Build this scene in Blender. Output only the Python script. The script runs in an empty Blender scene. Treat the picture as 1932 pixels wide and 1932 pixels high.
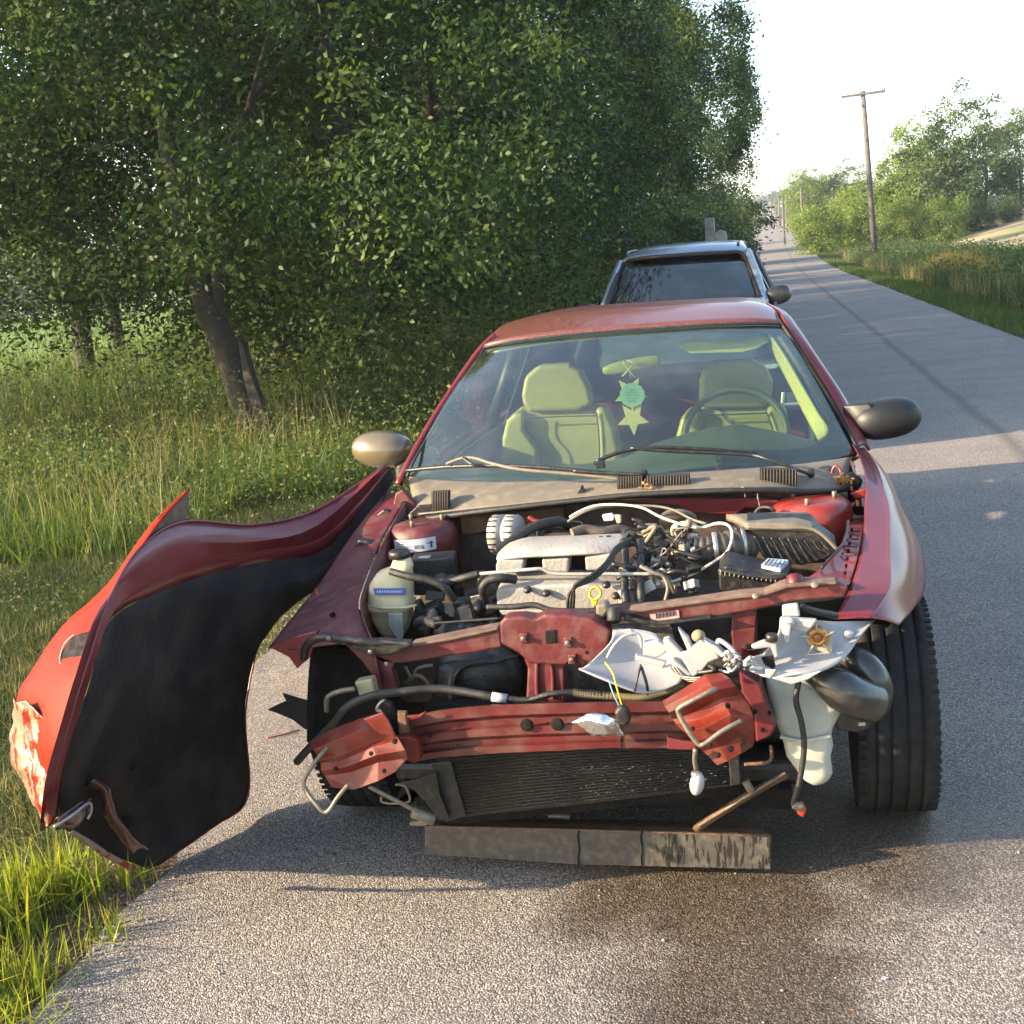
import bpy, bmesh, math, random
import numpy as np
from mathutils import Vector, Matrix
S = bpy.context.scene
COL = S.collection
# ---------------------------------------------------------------- camera
F, CH = 2300.0, 1.7
def _basis():
    r = math.radians(5.0)
    Y = np.array([1442-966, -(456-966), -F], float); Y /= np.linalg.norm(Y)
    h = np.array([math.cos(r), math.sin(r), 0.])
    Z = np.cross(h, Y); Z /= np.linalg.norm(Z)
    if Z[1] < 0: Z = -Z
    return np.array([np.cross(Y, Z), Y, Z])
RW = _basis()
cam_d = bpy.data.cameras.new('camera'); cam = bpy.data.objects.new('camera', cam_d); COL.objects.link(cam)
m4 = Matrix([list(RW[i])+[0] for i in range(3)]+[[0, 0, 0, 1]])
cam.matrix_world = Matrix.Translation((0, 0, CH)) @ m4
cam_d.sensor_fit = 'HORIZONTAL'; cam_d.sensor_width = 36; cam_d.lens = 36*F/1932
cam_d.clip_start = 0.05; cam_d.clip_end = 3000
S.camera = cam
# ---------------------------------------------------------------- light
SUN_EL, SUN_AZ = math.radians(19), math.atan2(-0.916, -0.40)     # azimuth of the sun measured from +Y towards +X
w = bpy.data.worlds.new('World'); S.world = w; w.use_nodes = True
nt = w.node_tree; nt.nodes.clear()
wo = nt.nodes.new('ShaderNodeOutputWorld'); bg = nt.nodes.new('ShaderNodeBackground'); sk = nt.nodes.new('ShaderNodeTexSky')
sk.sky_type = 'NISHITA'; sk.sun_disc = False; sk.sun_elevation = SUN_EL; sk.sun_rotation = SUN_AZ
sk.air_density = 1.0; sk.dust_density = 1.5; sk.ozone_density = 1.0
bg.inputs['Strength'].default_value = 0.15
nt.links.new(sk.outputs[0], bg.inputs[0]); nt.links.new(bg.outputs[0], wo.inputs[0])
sd = bpy.data.lights.new('sun', 'SUN'); so = bpy.data.objects.new('sun', sd); COL.objects.link(so)
sd.energy = 5.0; sd.angle = math.radians(0.6); sd.color = (1.0, 0.78, 0.52)
ld = Vector((0.916*math.cos(SUN_EL), 0.40*math.cos(SUN_EL), -math.sin(SUN_EL)))
so.rotation_euler = ld.to_track_quat('-Z', 'Y').to_euler()
S.view_settings.view_transform = 'Standard'; S.view_settings.look = 'None'
S.view_settings.exposure = 1.95; S.view_settings.gamma = 1.0
S.render.engine = 'CYCLES'
S.cycles.max_bounces = 8; S.cycles.diffuse_bounces = 3; S.cycles.glossy_bounces = 3
S.cycles.transmission_bounces = 5; S.cycles.transparent_max_bounces = 12
S.cycles.use_denoising = True
# ---------------------------------------------------------------- point helpers (photo measurements -> real points at a chosen distance Y)
O3 = np.array([0, 0, CH])
def P(px, py, Y):
    d = RW @ np.array([px-966, 966-py, -F]); return Vector(O3 + d*(Y/d[1]))
def G0(px, py, z=0.0):
    d = RW @ np.array([px-966, 966-py, -F]); return Vector(O3 + d*((z-CH)/d[2]))
cA = lambda x, y: (x*.4, 850.1+y*.4)
cB = lambda x, y: (541+x*.32, 1120.6+y*.32)
cC = lambda x, y: (1082+x*.4, 1082+y*.4)
cD = lambda x, y: (618.2+x*.32, 888.7+y*.32)
cE = lambda x, y: (1082+x*.36, 850.1+y*.36)
cF = lambda x, y: (618.2+x*.32, 541+y*.32)
cG = lambda x, y: (1082+x*.36, 541+y*.36)
cN = lambda x, y: (x, y)
# ---------------------------------------------------------------- materials
def lk(n, a, b): n.links.new(a, b)
def mat(name, col, rough=.5, metal=0., var=.15, vs=9., bump=.0, bs=80., coat=0., dust=0., spec=None, trans=0.):
    m = bpy.data.materials.new(name); m.use_nodes = True; n = m.node_tree; b = n.nodes['Principled BSDF']
    b.inputs['Roughness'].default_value = rough; b.inputs['Metallic'].default_value = metal
    b.inputs['Coat Weight'].default_value = coat; b.inputs['Coat Roughness'].default_value = .08
    if spec is not None: b.inputs['Specular IOR Level'].default_value = spec
    if trans: b.inputs['Subsurface Weight'].default_value = trans; b.inputs['Subsurface Radius'].default_value = (.03, .03, .02); b.inputs['Subsurface Scale'].default_value = .5
    tc = n.nodes.new('ShaderNodeTexCoord'); nz = n.nodes.new('ShaderNodeTexNoise'); nz.inputs['Scale'].default_value = vs
    nz.inputs['Detail'].default_value = 7; nz.inputs['Roughness'].default_value = .65
    lk(n, tc.outputs['Object'], nz.inputs['Vector'])
    rp = n.nodes.new('ShaderNodeValToRGB'); rp.color_ramp.elements[0].position = .32; rp.color_ramp.elements[1].position = .68
    c = col; rp.color_ramp.elements[0].color = (c[0]*(1-var), c[1]*(1-var), c[2]*(1-var), 1); rp.color_ramp.elements[1].color = (min(1, c[0]*(1+var)), min(1, c[1]*(1+var)), min(1, c[2]*(1+var)), 1)
    lk(n, nz.outputs[0], rp.inputs[0]); out = rp.outputs[0]
    if dust:
        n2 = n.nodes.new('ShaderNodeTexNoise'); n2.inputs['Scale'].default_value = vs*2.3; n2.inputs['Detail'].default_value = 8
        lk(n, tc.outputs['Object'], n2.inputs['Vector'])
        r2 = n.nodes.new('ShaderNodeValToRGB'); r2.color_ramp.elements[0].position = .45; r2.color_ramp.elements[1].position = .8
        r2.color_ramp.elements[0].color = (0, 0, 0, 1); r2.color_ramp.elements[1].color = (dust, dust, dust, 1)
        lk(n, n2.outputs[0], r2.inputs[0]); mx = n.nodes.new('ShaderNodeMixRGB'); lk(n, r2.outputs[0], mx.inputs[0]); lk(n, out, mx.inputs[1]); mx.inputs[2].default_value = (.23, .19, .14, 1)
        out = mx.outputs[0]
        mr = n.nodes.new('ShaderNodeMath'); mr.operation = 'MULTIPLY_ADD'; lk(n, r2.outputs[0], mr.inputs[0]); mr.inputs[1].default_value = .5; mr.inputs[2].default_value = rough
        lk(n, mr.outputs[0], b.inputs['Roughness'])
    lk(n, out, b.inputs['Base Color'])
    if bump:
        n3 = n.nodes.new('ShaderNodeTexNoise'); n3.inputs['Scale'].default_value = bs; n3.inputs['Detail'].default_value = 5
        lk(n, tc.outputs['Object'], n3.inputs['Vector']); bp = n.nodes.new('ShaderNodeBump'); bp.inputs['Strength'].default_value = bump; bp.inputs['Distance'].default_value = .01
        lk(n, n3.outputs[0], bp.inputs['Height']); lk(n, bp.outputs[0], b.inputs['Normal'])
    return m
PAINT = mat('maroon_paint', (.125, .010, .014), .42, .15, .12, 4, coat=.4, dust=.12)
PAINT2 = mat('sunlit_red_paint', (.175, .011, .001), .5, .0, .14, 4, coat=.04, dust=.0, spec=.1)  # body maroon with the sunlight on the outer skin put into its colour
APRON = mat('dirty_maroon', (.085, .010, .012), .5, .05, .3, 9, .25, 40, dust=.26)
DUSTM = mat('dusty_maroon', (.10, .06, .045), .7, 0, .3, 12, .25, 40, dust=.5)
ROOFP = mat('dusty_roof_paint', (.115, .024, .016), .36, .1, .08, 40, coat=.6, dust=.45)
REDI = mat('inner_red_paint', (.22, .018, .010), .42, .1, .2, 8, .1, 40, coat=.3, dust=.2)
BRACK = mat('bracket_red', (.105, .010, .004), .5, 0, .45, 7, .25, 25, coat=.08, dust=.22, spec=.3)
BEAMP = mat('scraped_beam_paint', (.070, .007, .007), .45, .1, .35, 6, .15, 30, coat=.15, dust=.28)
BLACKP = mat('black_plastic', (.010, .010, .010), .42, 0, .3, 20, .2, 120, dust=.16)
LINER = mat('black_liner', (.0065, .0065, .006), .9, 0, .5, 9, .5, 60, dust=.05, spec=.2)
MIRP = mat('mirror_cap_plastic', (.018, .017, .015), .36, 0, .15, 12, .08, 300, coat=.35, dust=.2)
RUBBER = mat('rubber', (.010, .010, .010), .6, 0, .2, 20, .2, 90, dust=.10)
TYRE = mat('tyre_rubber', (.014, .014, .0145), .75, 0, .25, 15, .35, 220, dust=.08, spec=.25)
COWLM = mat('cowl_plastic', (.125, .108, .080), .6, 0, .1, 12, .15, 300, dust=.5)
ALU = mat('cast_aluminium', (.34, .32, .29), .5, .35, .15, 14, .25, 90, dust=.35)
ALU2 = mat('bright_aluminium', (.42, .41, .4), .38, .8, .15, 20, .1, 60, dust=.2)
STEEL = mat('dull_steel', (.17, .145, .11), .5, .5, .3, 30, .15, 80, dust=.5)
RUST = mat('rusty_steel', (.12, .065, .035), .75, .3, .5, 22, .5, 60)
GREYP = mat('light_grey_plastic', (.30, .305, .31), .38, 0, .08, 9, .05, 90, dust=.2)
TANK = mat('translucent_tank', (.52, .45, .26), .4, 0, .12, 10, .05, 60, dust=.2, trans=.3)
WASH = mat('washer_tank_plastic', (.36, .38, .33), .4, 0, .12, 10, .05, 60, dust=.3, trans=.3)
LABELM = mat('white_label', (.42, .45, .50), .45, 0, .06)
BLUEL = mat('blue_print', (.05, .10, .36), .5)
INK = mat('dark_ink', (.03, .03, .04), .5)
YEL = mat('yellow_plastic', (.50, .38, .03), .4)
REDP = mat('red_plastic', (.32, .03, .02), .35)
LEATHER = mat('beige_leather', (.19, .185, .085), .5, 0, .07, 20, .1, 200)
TRIM = mat('beige_trim', (.36, .34, .20), .6, 0, .05, 20)
DASHM = mat('dash_vinyl', (.032, .048, .044), .6, 0, .1, 20, .2, 300)
CARPET = mat('dark_interior', (.018, .020, .020), .9)
SUVP = mat('blue_grey_paint', (.20, .26, .33), .3, .5, .05, 5, coat=.8)
CHROME = mat('chrome_scrap', (.75, .75, .75), .12, 1., .1, 20, .8, 14)
BULBM = mat('bulb_socket_brass', (.42, .20, .06), .35, .6, .4, 60)
WHITEC = mat('white_cable', (.48, .46, .38), .45)
CREAM = mat('cream_card', (.33, .30, .22), .6, 0, .15, 60)
CYAN = mat('turquoise_card', (.12, .27, .36), .6, 0, .12, 80)
CONDM = mat('condenser_fins', (.008, .0075, .007), .45, .2, .5, 70, .7, 140, dust=.12)
RADTOP = mat('air_dam_plastic', (.045, .041, .034), .62, 0, .12, 16, .15, 200, dust=.35)
BARK = mat('bark', (.030, .026, .021), .9, 0, .45, 14, 1.0, 22)
POLEW = mat('weathered_pole_wood', (.10, .092, .088), .85, 0, .25, 5, .5, 30)
def glass(name, tint, k=1.0):
    m = bpy.data.materials.new(name); m.use_nodes = True; n = m.node_tree; n.nodes.clear()
    o = n.nodes.new('ShaderNodeOutputMaterial'); t = n.nodes.new('ShaderNodeBsdfTransparent'); g = n.nodes.new('ShaderNodeBsdfGlossy')
    t.inputs[0].default_value = tint; g.inputs['Roughness'].default_value = .03; g.inputs[0].default_value = (.80, .86, .84, 1)
    ge = n.nodes.new('ShaderNodeNewGeometry'); dt = n.nodes.new('ShaderNodeVectorMath'); dt.operation = 'DOT_PRODUCT'; lk(n, ge.outputs['Incoming'], dt.inputs[0]); lk(n, ge.outputs['Normal'], dt.inputs[1])
    ab_ = n.nodes.new('ShaderNodeMath'); ab_.operation = 'ABSOLUTE'; lk(n, dt.outputs['Value'], ab_.inputs[0]); om = n.nodes.new('ShaderNodeMath'); om.operation = 'SUBTRACT'; om.inputs[0].default_value = 1; lk(n, ab_.outputs[0], om.inputs[1])
    pw = n.nodes.new('ShaderNodeMath'); pw.operation = 'POWER'; lk(n, om.outputs[0], pw.inputs[0]); pw.inputs[1].default_value = 5
    fr = n.nodes.new('ShaderNodeMath'); fr.operation = 'MULTIPLY_ADD'; lk(n, pw.outputs[0], fr.inputs[0]); fr.inputs[1].default_value = .95; fr.inputs[2].default_value = .045
    ml = n.nodes.new('ShaderNodeMath'); ml.operation = 'MULTIPLY'; ml.use_clamp = True; ml.inputs[1].default_value = k
    d = n.nodes.new('ShaderNodeBsdfDiffuse'); d.inputs[0].default_value = (.5, .5, .45, 1)
    nz = n.nodes.new('ShaderNodeTexNoise'); nz.inputs['Scale'].default_value = 6; nz.inputs['Detail'].default_value = 8
    tc = n.nodes.new('ShaderNodeTexCoord'); lk(n, tc.outputs['Object'], nz.inputs['Vector'])
    mm = n.nodes.new('ShaderNodeMapRange'); mm.inputs[1].default_value = .45; mm.inputs[2].default_value = .85; mm.inputs[3].default_value = .015; mm.inputs[4].default_value = .07
    lk(n, nz.outputs[0], mm.inputs[0])
    mx = n.nodes.new('ShaderNodeMixShader'); m2 = n.nodes.new('ShaderNodeMixShader')
    lk(n, fr.outputs[0], ml.inputs[0]); lk(n, mm.outputs[0], m2.inputs[0]); lk(n, t.outputs[0], m2.inputs[1]); lk(n, d.outputs[0], m2.inputs[2])
    lk(n, ml.outputs[0], mx.inputs[0]); lk(n, m2.outputs[0], mx.inputs[1]); lk(n, g.outputs[0], mx.inputs[2]); lk(n, mx.outputs[0], o.inputs[0])
    return m
SGLASS = glass('side_glass', (.80, .88, .80, 1), .8)
GLASS = glass('windshield_glass', (.66, .80, .48, 1), 3.0)
DGLASS = glass('dark_glass', (.30, .36, .38, 1), 1.8)
def leafmat(name, c0, c1, c2, tr=.35, rough=.45):
    m = bpy.data.materials.new(name); m.use_nodes = True; n = m.node_tree; n.nodes.clear()
    o = n.nodes.new('ShaderNodeOutputMaterial'); at = n.nodes.new('ShaderNodeAttribute'); at.attribute_name = 'rnd'
    rp = n.nodes.new('ShaderNodeValToRGB'); e = rp.color_ramp.elements
    e[0].position = 0; e[0].color = (*c0, 1); e[1].position = 1; e[1].color = (*c2, 1); x = e.new(.55); x.color = (*c1, 1)
    lk(n, at.outputs['Fac'], rp.inputs[0])
    b = n.nodes.new('ShaderNodeBsdfPrincipled'); b.inputs['Roughness'].default_value = rough; b.inputs['Specular IOR Level'].default_value = .25
    t = n.nodes.new('ShaderNodeBsdfTranslucent'); mx = n.nodes.new('ShaderNodeMixShader'); mx.inputs[0].default_value = tr
    hs = n.nodes.new('ShaderNodeMixRGB'); hs.blend_type = 'MULTIPLY'; hs.inputs[0].default_value = 1; hs.inputs[2].default_value = (1.25, 1.2, .55, 1)
    lk(n, rp.outputs[0], b.inputs['Base Color']); lk(n, rp.outputs[0], hs.inputs[1]); lk(n, hs.outputs[0], t.inputs[0])
    lk(n, b.outputs[0], mx.inputs[1]); lk(n, t.outputs[0], mx.inputs[2]); lk(n, mx.outputs[0], o.inputs[0]); return m
LEAF = leafmat('leaf_green', (.009, .026, .008), (.034, .068, .018), (.14, .18, .042), .40, .55)
LEAFB = leafmat('leaf_bluegreen', (.008, .024, .009), (.028, .060, .019), (.12, .16, .042), .40, .5)
LEAFD = leafmat('leaf_midgreen', (.035, .065, .026), (.07, .11, .042), (.15, .19, .075), .42, .55)
LEAFR = leafmat('leaf_yellowgreen', (.08, .13, .030), (.17, .24, .055), (.32, .36, .11), .5)
GRASS = leafmat('grass_green', (.038, .080, .020), (.085, .140, .034), (.23, .22, .08), .45, .5)
VERGE = leafmat('verge_green', (.026, .050, .018), (.060, .090, .030), (.19, .17, .075), .35, .6)
GRASSB = leafmat('grass_bright', (.12, .18, .022), (.24, .29, .035), (.44, .34, .07), .45, .5)
STALK = leafmat('dry_stalk', (.15, .15, .07), (.26, .24, .11), (.42, .37, .20), .4, .7)
WEED = leafmat('weed_green', (.034, .070, .024), (.075, .120, .038), (.20, .20, .085), .42, .6)
GOLD = leafmat('golden_weed', (.30, .22, .05), (.40, .28, .08), (.48, .36, .12), .4, .6)
DRYL = leafmat('dry_leaf', (.20, .09, .03), (.35, .18, .06), (.45, .28, .12), .3, .6)
# ---------------------------------------------------------------- object helpers
def put(name, me, m, parent=None, smooth=True, bevel=0, solid=0, subd=0, label=None, seg=2, disp=0, ds=.1):
    o = bpy.data.objects.new(name, me); COL.objects.link(o)
    if m is not None and not me.materials: me.materials.append(m)
    if smooth: me.shade_smooth()
    if subd:
        x = o.modifiers.new('s', 'SUBSURF'); x.levels = subd; x.render_levels = subd
    if disp:
        tx = bpy.data.textures.new('t', 'CLOUDS'); tx.noise_scale = ds
        x = o.modifiers.new('d', 'DISPLACE'); x.texture = tx; x.strength = disp; x.mid_level = .5
    if solid:
        x = o.modifiers.new('t', 'SOLIDIFY'); x.thickness = solid; x.offset = 0
    if bevel:
        x = o.modifiers.new('b', 'BEVEL'); x.width = bevel; x.segments = seg; x.limit_method = 'ANGLE'; x.angle_limit = math.radians(35); x.harden_normals = False
    if parent is not None:
        o.parent = parent; o.matrix_parent_inverse = Matrix.Translation(-PL.get(parent.name, Vector()))
    if label: o['label'] = label
    return o
PL = {}
def thing(name, loc, label, cat, group=None):
    o = bpy.data.objects.new(name, None); COL.objects.link(o); o.location = loc; o.empty_display_size = .2
    PL[o.name] = Vector(loc); tag(o, label, cat, group); return o
def tag(o, label=None, cat=None, group=None, kind=None):
    if label: o['label'] = label
    if cat: o['category'] = cat
    if group: o['group'] = group
    if kind: o['kind'] = kind
    return o
def rawmesh(verts, faces, name='m', flat_angle=None):
    me = bpy.data.meshes.new(name); me.from_pydata([tuple(v) for v in verts], [], faces)
    bm = bmesh.new(); bm.from_mesh(me); bmesh.ops.recalc_face_normals(bm, faces=bm.faces)
    bm.to_mesh(me); bm.free(); me.update(); return me
def flatshade(o):
    o.data.shade_flat(); return o
def prism(name, pts, Y, depth, m, parent=None, cv=cN, bevel=.003, dz=0., dx=0., label=None, smooth=False, **k):
    n = len(pts); Ys = Y if isinstance(Y, (list, tuple)) else [Y]*n
    fr = [P(*cv(*p), y) for p, y in zip(pts, Ys)]; bk = [v+Vector((dx, depth, dz)) for v in fr]
    faces = [tuple(range(n)), tuple(reversed(range(n, 2*n)))]+[(i, (i+1) % n, n+(i+1) % n, n+i) for i in range(n)]
    return put(name, rawmesh(fr+bk, faces), m, parent, smooth, bevel=bevel, label=label, **k)
def crs(pts, n, closed=False):
    pts = [Vector(p) for p in pts]
    if len(pts) == 2: return [pts[0].lerp(pts[1], i/(n)) for i in range(n+1)]
    out = []; N = len(pts)
    segs = N if closed else N-1
    for s in range(segs):
        if closed: p0, p1, p2, p3 = pts[(s-1) % N], pts[s], pts[(s+1) % N], pts[(s+2) % N]
        else: p0, p1, p2, p3 = pts[max(s-1, 0)], pts[s], pts[s+1], pts[min(s+2, N-1)]
        for i in range(n):
            t = i/n; out.append(.5*((2*p1)+(p2-p0)*t+(2*p0-5*p1+4*p2-p3)*t*t+(-p0+3*p1-3*p2+p3)*t**3))
    if not closed: out.append(pts[-1])
    return out
def tubegeo(path, r, sides=8, closed=False, cap=True):
    n = len(path); rs = r if isinstance(r, list) else [r]*n
    vs, fs = [], []; up = None
    for i, p in enumerate(path):
        a = path[(i-1) % n] if (closed or i) else p; b = path[(i+1) % n] if (closed or i < n-1) else p
        t = (b-a); t = t.normalized() if t.length > 1e-9 else Vector((0, 0, 1))
        if up is None: up = t.orthogonal().normalized()
        up = (up-t*up.dot(t)); up = up.normalized() if up.length > 1e-6 else t.orthogonal().normalized()
        bn = t.cross(up)
        for k in range(sides):
            a_ = 2*math.pi*k/sides; vs.append(p+(up*math.cos(a_)+bn*math.sin(a_))*rs[i])
    for i in range(n if closed else n-1):
        j = (i+1) % n
        for k in range(sides):
            q = (k+1) % sides; fs.append((i*sides+k, i*sides+q, j*sides+q, j*sides+k))
    if not closed and cap: fs += [tuple(range(sides))[::-1], tuple(range((n-1)*sides, n*sides))]
    return vs, fs
def tube(name, pts, r, m, parent=None, cv=None, seg=6, sides=8, closed=False, ridges=0, label=None):
    """pts: (px,py,Y) with cv, or world points"""
    w_ = [P(*cv(p[0], p[1]), p[2]) for p in pts] if cv else [Vector(p) for p in pts]
    path = crs(w_, seg, closed); rs = r
    if ridges:
        path = crs(path, 3); rs = [r*(1+(.18 if i % 2 else -.1)) for i in range(len(path))]
    elif isinstance(r, (list, tuple)):
        rs = [r[0]+(r[1]-r[0])*i/(len(path)-1) for i in range(len(path))] if len(r) == 2 else r
    v, f = tubegeo(path, rs, sides, closed); return put(name, rawmesh(v, f), m, parent, True, label=label)
def loft(name, rows, m, parent=None, cv=None, nu=4, nv=4, solid=.0015, label=None, lin=False, sharp=0, **k):
    R_ = [[(P(*cv(p[0], p[1]), p[2]) if cv else Vector(p)) for p in row] for row in rows]
    if lin: nu = nv = 1; k['bevel'] = k.get('bevel', .003)
    R_ = [crs(row, nu) for row in R_]; cols = [crs([row[i] for row in R_], nv) for i in range(len(R_[0]))]
    nc, nr = len(cols), len(cols[0]); vs = [cols[i][j] for i in range(nc) for j in range(nr)]
    fs = [(i*nr+j, (i+1)*nr+j, (i+1)*nr+j+1, i*nr+j+1) for i in range(nc-1) for j in range(nr-1)]
    me = bpy.data.meshes.new(name); me.from_pydata([tuple(v) for v in vs], [], fs); me.update()
    o = put(name, me, m, parent, not lin, solid=solid, label=label, **k)
    if sharp: me.set_sharp_from_angle(angle=math.radians(sharp))
    return o
def boxgeo(c, s, R3=None):
    vs = []
    for x in (-.5, .5):
        for y in (-.5, .5):
            for z in (-.5, .5):
                v = Vector((x*s[0], y*s[1], z*s[2]))
                if R3: v = R3 @ v
                vs.append(Vector(c)+v)
    return vs, [(0, 1, 3, 2), (4, 6, 7, 5), (0, 4, 5, 1), (2, 3, 7, 6), (0, 2, 6, 4), (1, 5, 7, 3)]
def box(name, c, s, m, parent=None, rot=(0, 0, 0), bevel=.004, label=None, **k):
    from mathutils import Euler
    v, f = boxgeo(c, s, Euler(rot).to_matrix()); return put(name, rawmesh(v, f), m, parent, False, bevel=bevel, label=label, **k)
def lathe(name, prof, c, axis, m, parent=None, n=28, label=None, squash=(1, 1), smooth=True):
    """prof: list of (r, h) along axis from c"""
    ax = Vector(axis).normalized(); u = ax.orthogonal().normalized()
    if abs(ax.z) > .9: u = Vector((1, 0, 0)); u = (u-ax*u.dot(ax)).normalized()
    v_ = ax.cross(u); vs, fs = [], []
    for r, h in prof:
        for k in range(n):
            a = 2*math.pi*k/n; vs.append(Vector(c)+ax*h+(u*math.cos(a)*squash[0]+v_*math.sin(a)*squash[1])*r)
    for i in range(len(prof)-1):
        for k in range(n): q = (k+1) % n; fs.append((i*n+k, i*n+q, (i+1)*n+q, (i+1)*n+k))
    fs += [tuple(range(n))[::-1], tuple(range((len(prof)-1)*n, len(prof)*n))]
    return put(name, rawmesh(vs, fs), m, parent, smooth, label=label)
def cyl(name, a, b, r, m, parent=None, n=16, bevel=0, label=None):
    a, b = Vector(a), Vector(b); h = (b-a).length; e = min(r*.15, h*.2)
    return lathe(name, [(r-e, 0), (r, e), (r, h-e), (r-e, h)], a, b-a, m, parent, n, label)
def ellip(name, c, r, m, parent=None, rot=(0, 0, 0), ex=1.0, label=None, nu=24, nv=16):
    from mathutils import Euler
    R3 = Euler(rot).to_matrix(); vs, fs = [], []
    sg = lambda x, p: math.copysign(abs(x)**p, x)
    for i in range(nv+1):
        th = -math.pi/2+math.pi*i/nv
        for j in range(nu):
            ph = 2*math.pi*j/nu
            vs.append(Vector(c)+R3@Vector((r[0]*sg(math.cos(th), ex)*sg(math.cos(ph), ex), r[1]*sg(math.cos(th), ex)*sg(math.sin(ph), ex), r[2]*sg(math.sin(th), ex))))
    for i in range(nv):
        for j in range(nu): q = (j+1) % nu; fs.append((i*nu+j, i*nu+q, (i+1)*nu+q, (i+1)*nu+j))
    me = rawmesh(vs, fs); bm = bmesh.new(); bm.from_mesh(me); bmesh.ops.remove_doubles(bm, verts=bm.verts, dist=1e-5); bm.to_mesh(me); bm.free()
    return put(name, me, m, parent, True, label=label)
def joined(name, geos, m, parent=None, smooth=False, bevel=0, kind=None, label=None):
    vs, fs = [], []
    for v, f in geos:
        o = len(vs); vs += list(v); fs += [tuple(i+o for i in q) for q in f]
    o = put(name, rawmesh(vs, fs), m, parent, smooth, bevel=bevel, label=label)
    if kind: o['kind'] = kind
    return o
# ================================================================ GROUND AND ROAD
PRY = [-50, 0, 60, 78, 100, 131, 182, 257, 399, 568, 900, 1500]; PRZ = [0, 0, 0, .1, .62, 1.7, 3.3, 5.66, 10.4, 15.9, 17, 10]
def prof(y): return np.interp(y, PRY, PRZ)
def gz(x, y):
    x = np.asarray(x, float); y = np.asarray(y, float)
    z = prof(y)*np.exp(-np.clip(np.abs(x)-12, 0, None)**2/(2*28.**2))
    dl = np.clip((-1.9-x), 0, None); dr = np.clip(x-3.7, 0, None)
    q1 = np.clip((x-7)/14, 0, 1); q2 = np.clip((y-22)/75, 0, 1); z = z+1.55*q1*q1*(3-2*q1)*q2*q2*(3-2*q2)
    z = z-.02-.10*np.exp(-((dl-1.3)/.7)**2)*(dl > 0)*0.5-.18*np.exp(-((dr-1.6)/.9)**2)*(dr > 0)
    z = z+.03*np.sin(x*1.7+y*.9)*np.clip(dl+dr, 0, 1)+.02*np.sin(x*4.1-y*3.3)*np.clip(dl+dr, 0, 1)
    return z
def gridmesh(name, xs, ys, zf):
    X, Y = np.meshgrid(xs, ys, indexing='ij'); Z = zf(X, Y); nx, ny = X.shape
    v = np.stack([X, Y, Z], -1).reshape(-1, 3)
    i = np.arange(nx-1)[:, None]*ny+np.arange(ny-1)[None, :]
    f = np.stack([i, i+ny, i+ny+1, i+1], -1).reshape(-1, 4)
    return npmesh(name, v, f)
def npmesh(name, v, f, rnd=None):
    me = bpy.data.meshes.new(name); k = f.shape[1]
    me.vertices.add(len(v)); me.vertices.foreach_set('co', v.astype(np.float32).ravel())
    me.loops.add(f.size); me.loops.foreach_set('vertex_index', f.astype(np.int32).ravel())
    me.polygons.add(len(f)); me.polygons.foreach_set('loop_start', np.arange(0, f.size, k, dtype=np.int32))
    me.update(calc_edges=True)
    if rnd is not None:
        a = me.attributes.new('rnd', 'FLOAT', 'POINT'); a.data.foreach_set('value', rnd.astype(np.float32))
    return me
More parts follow.
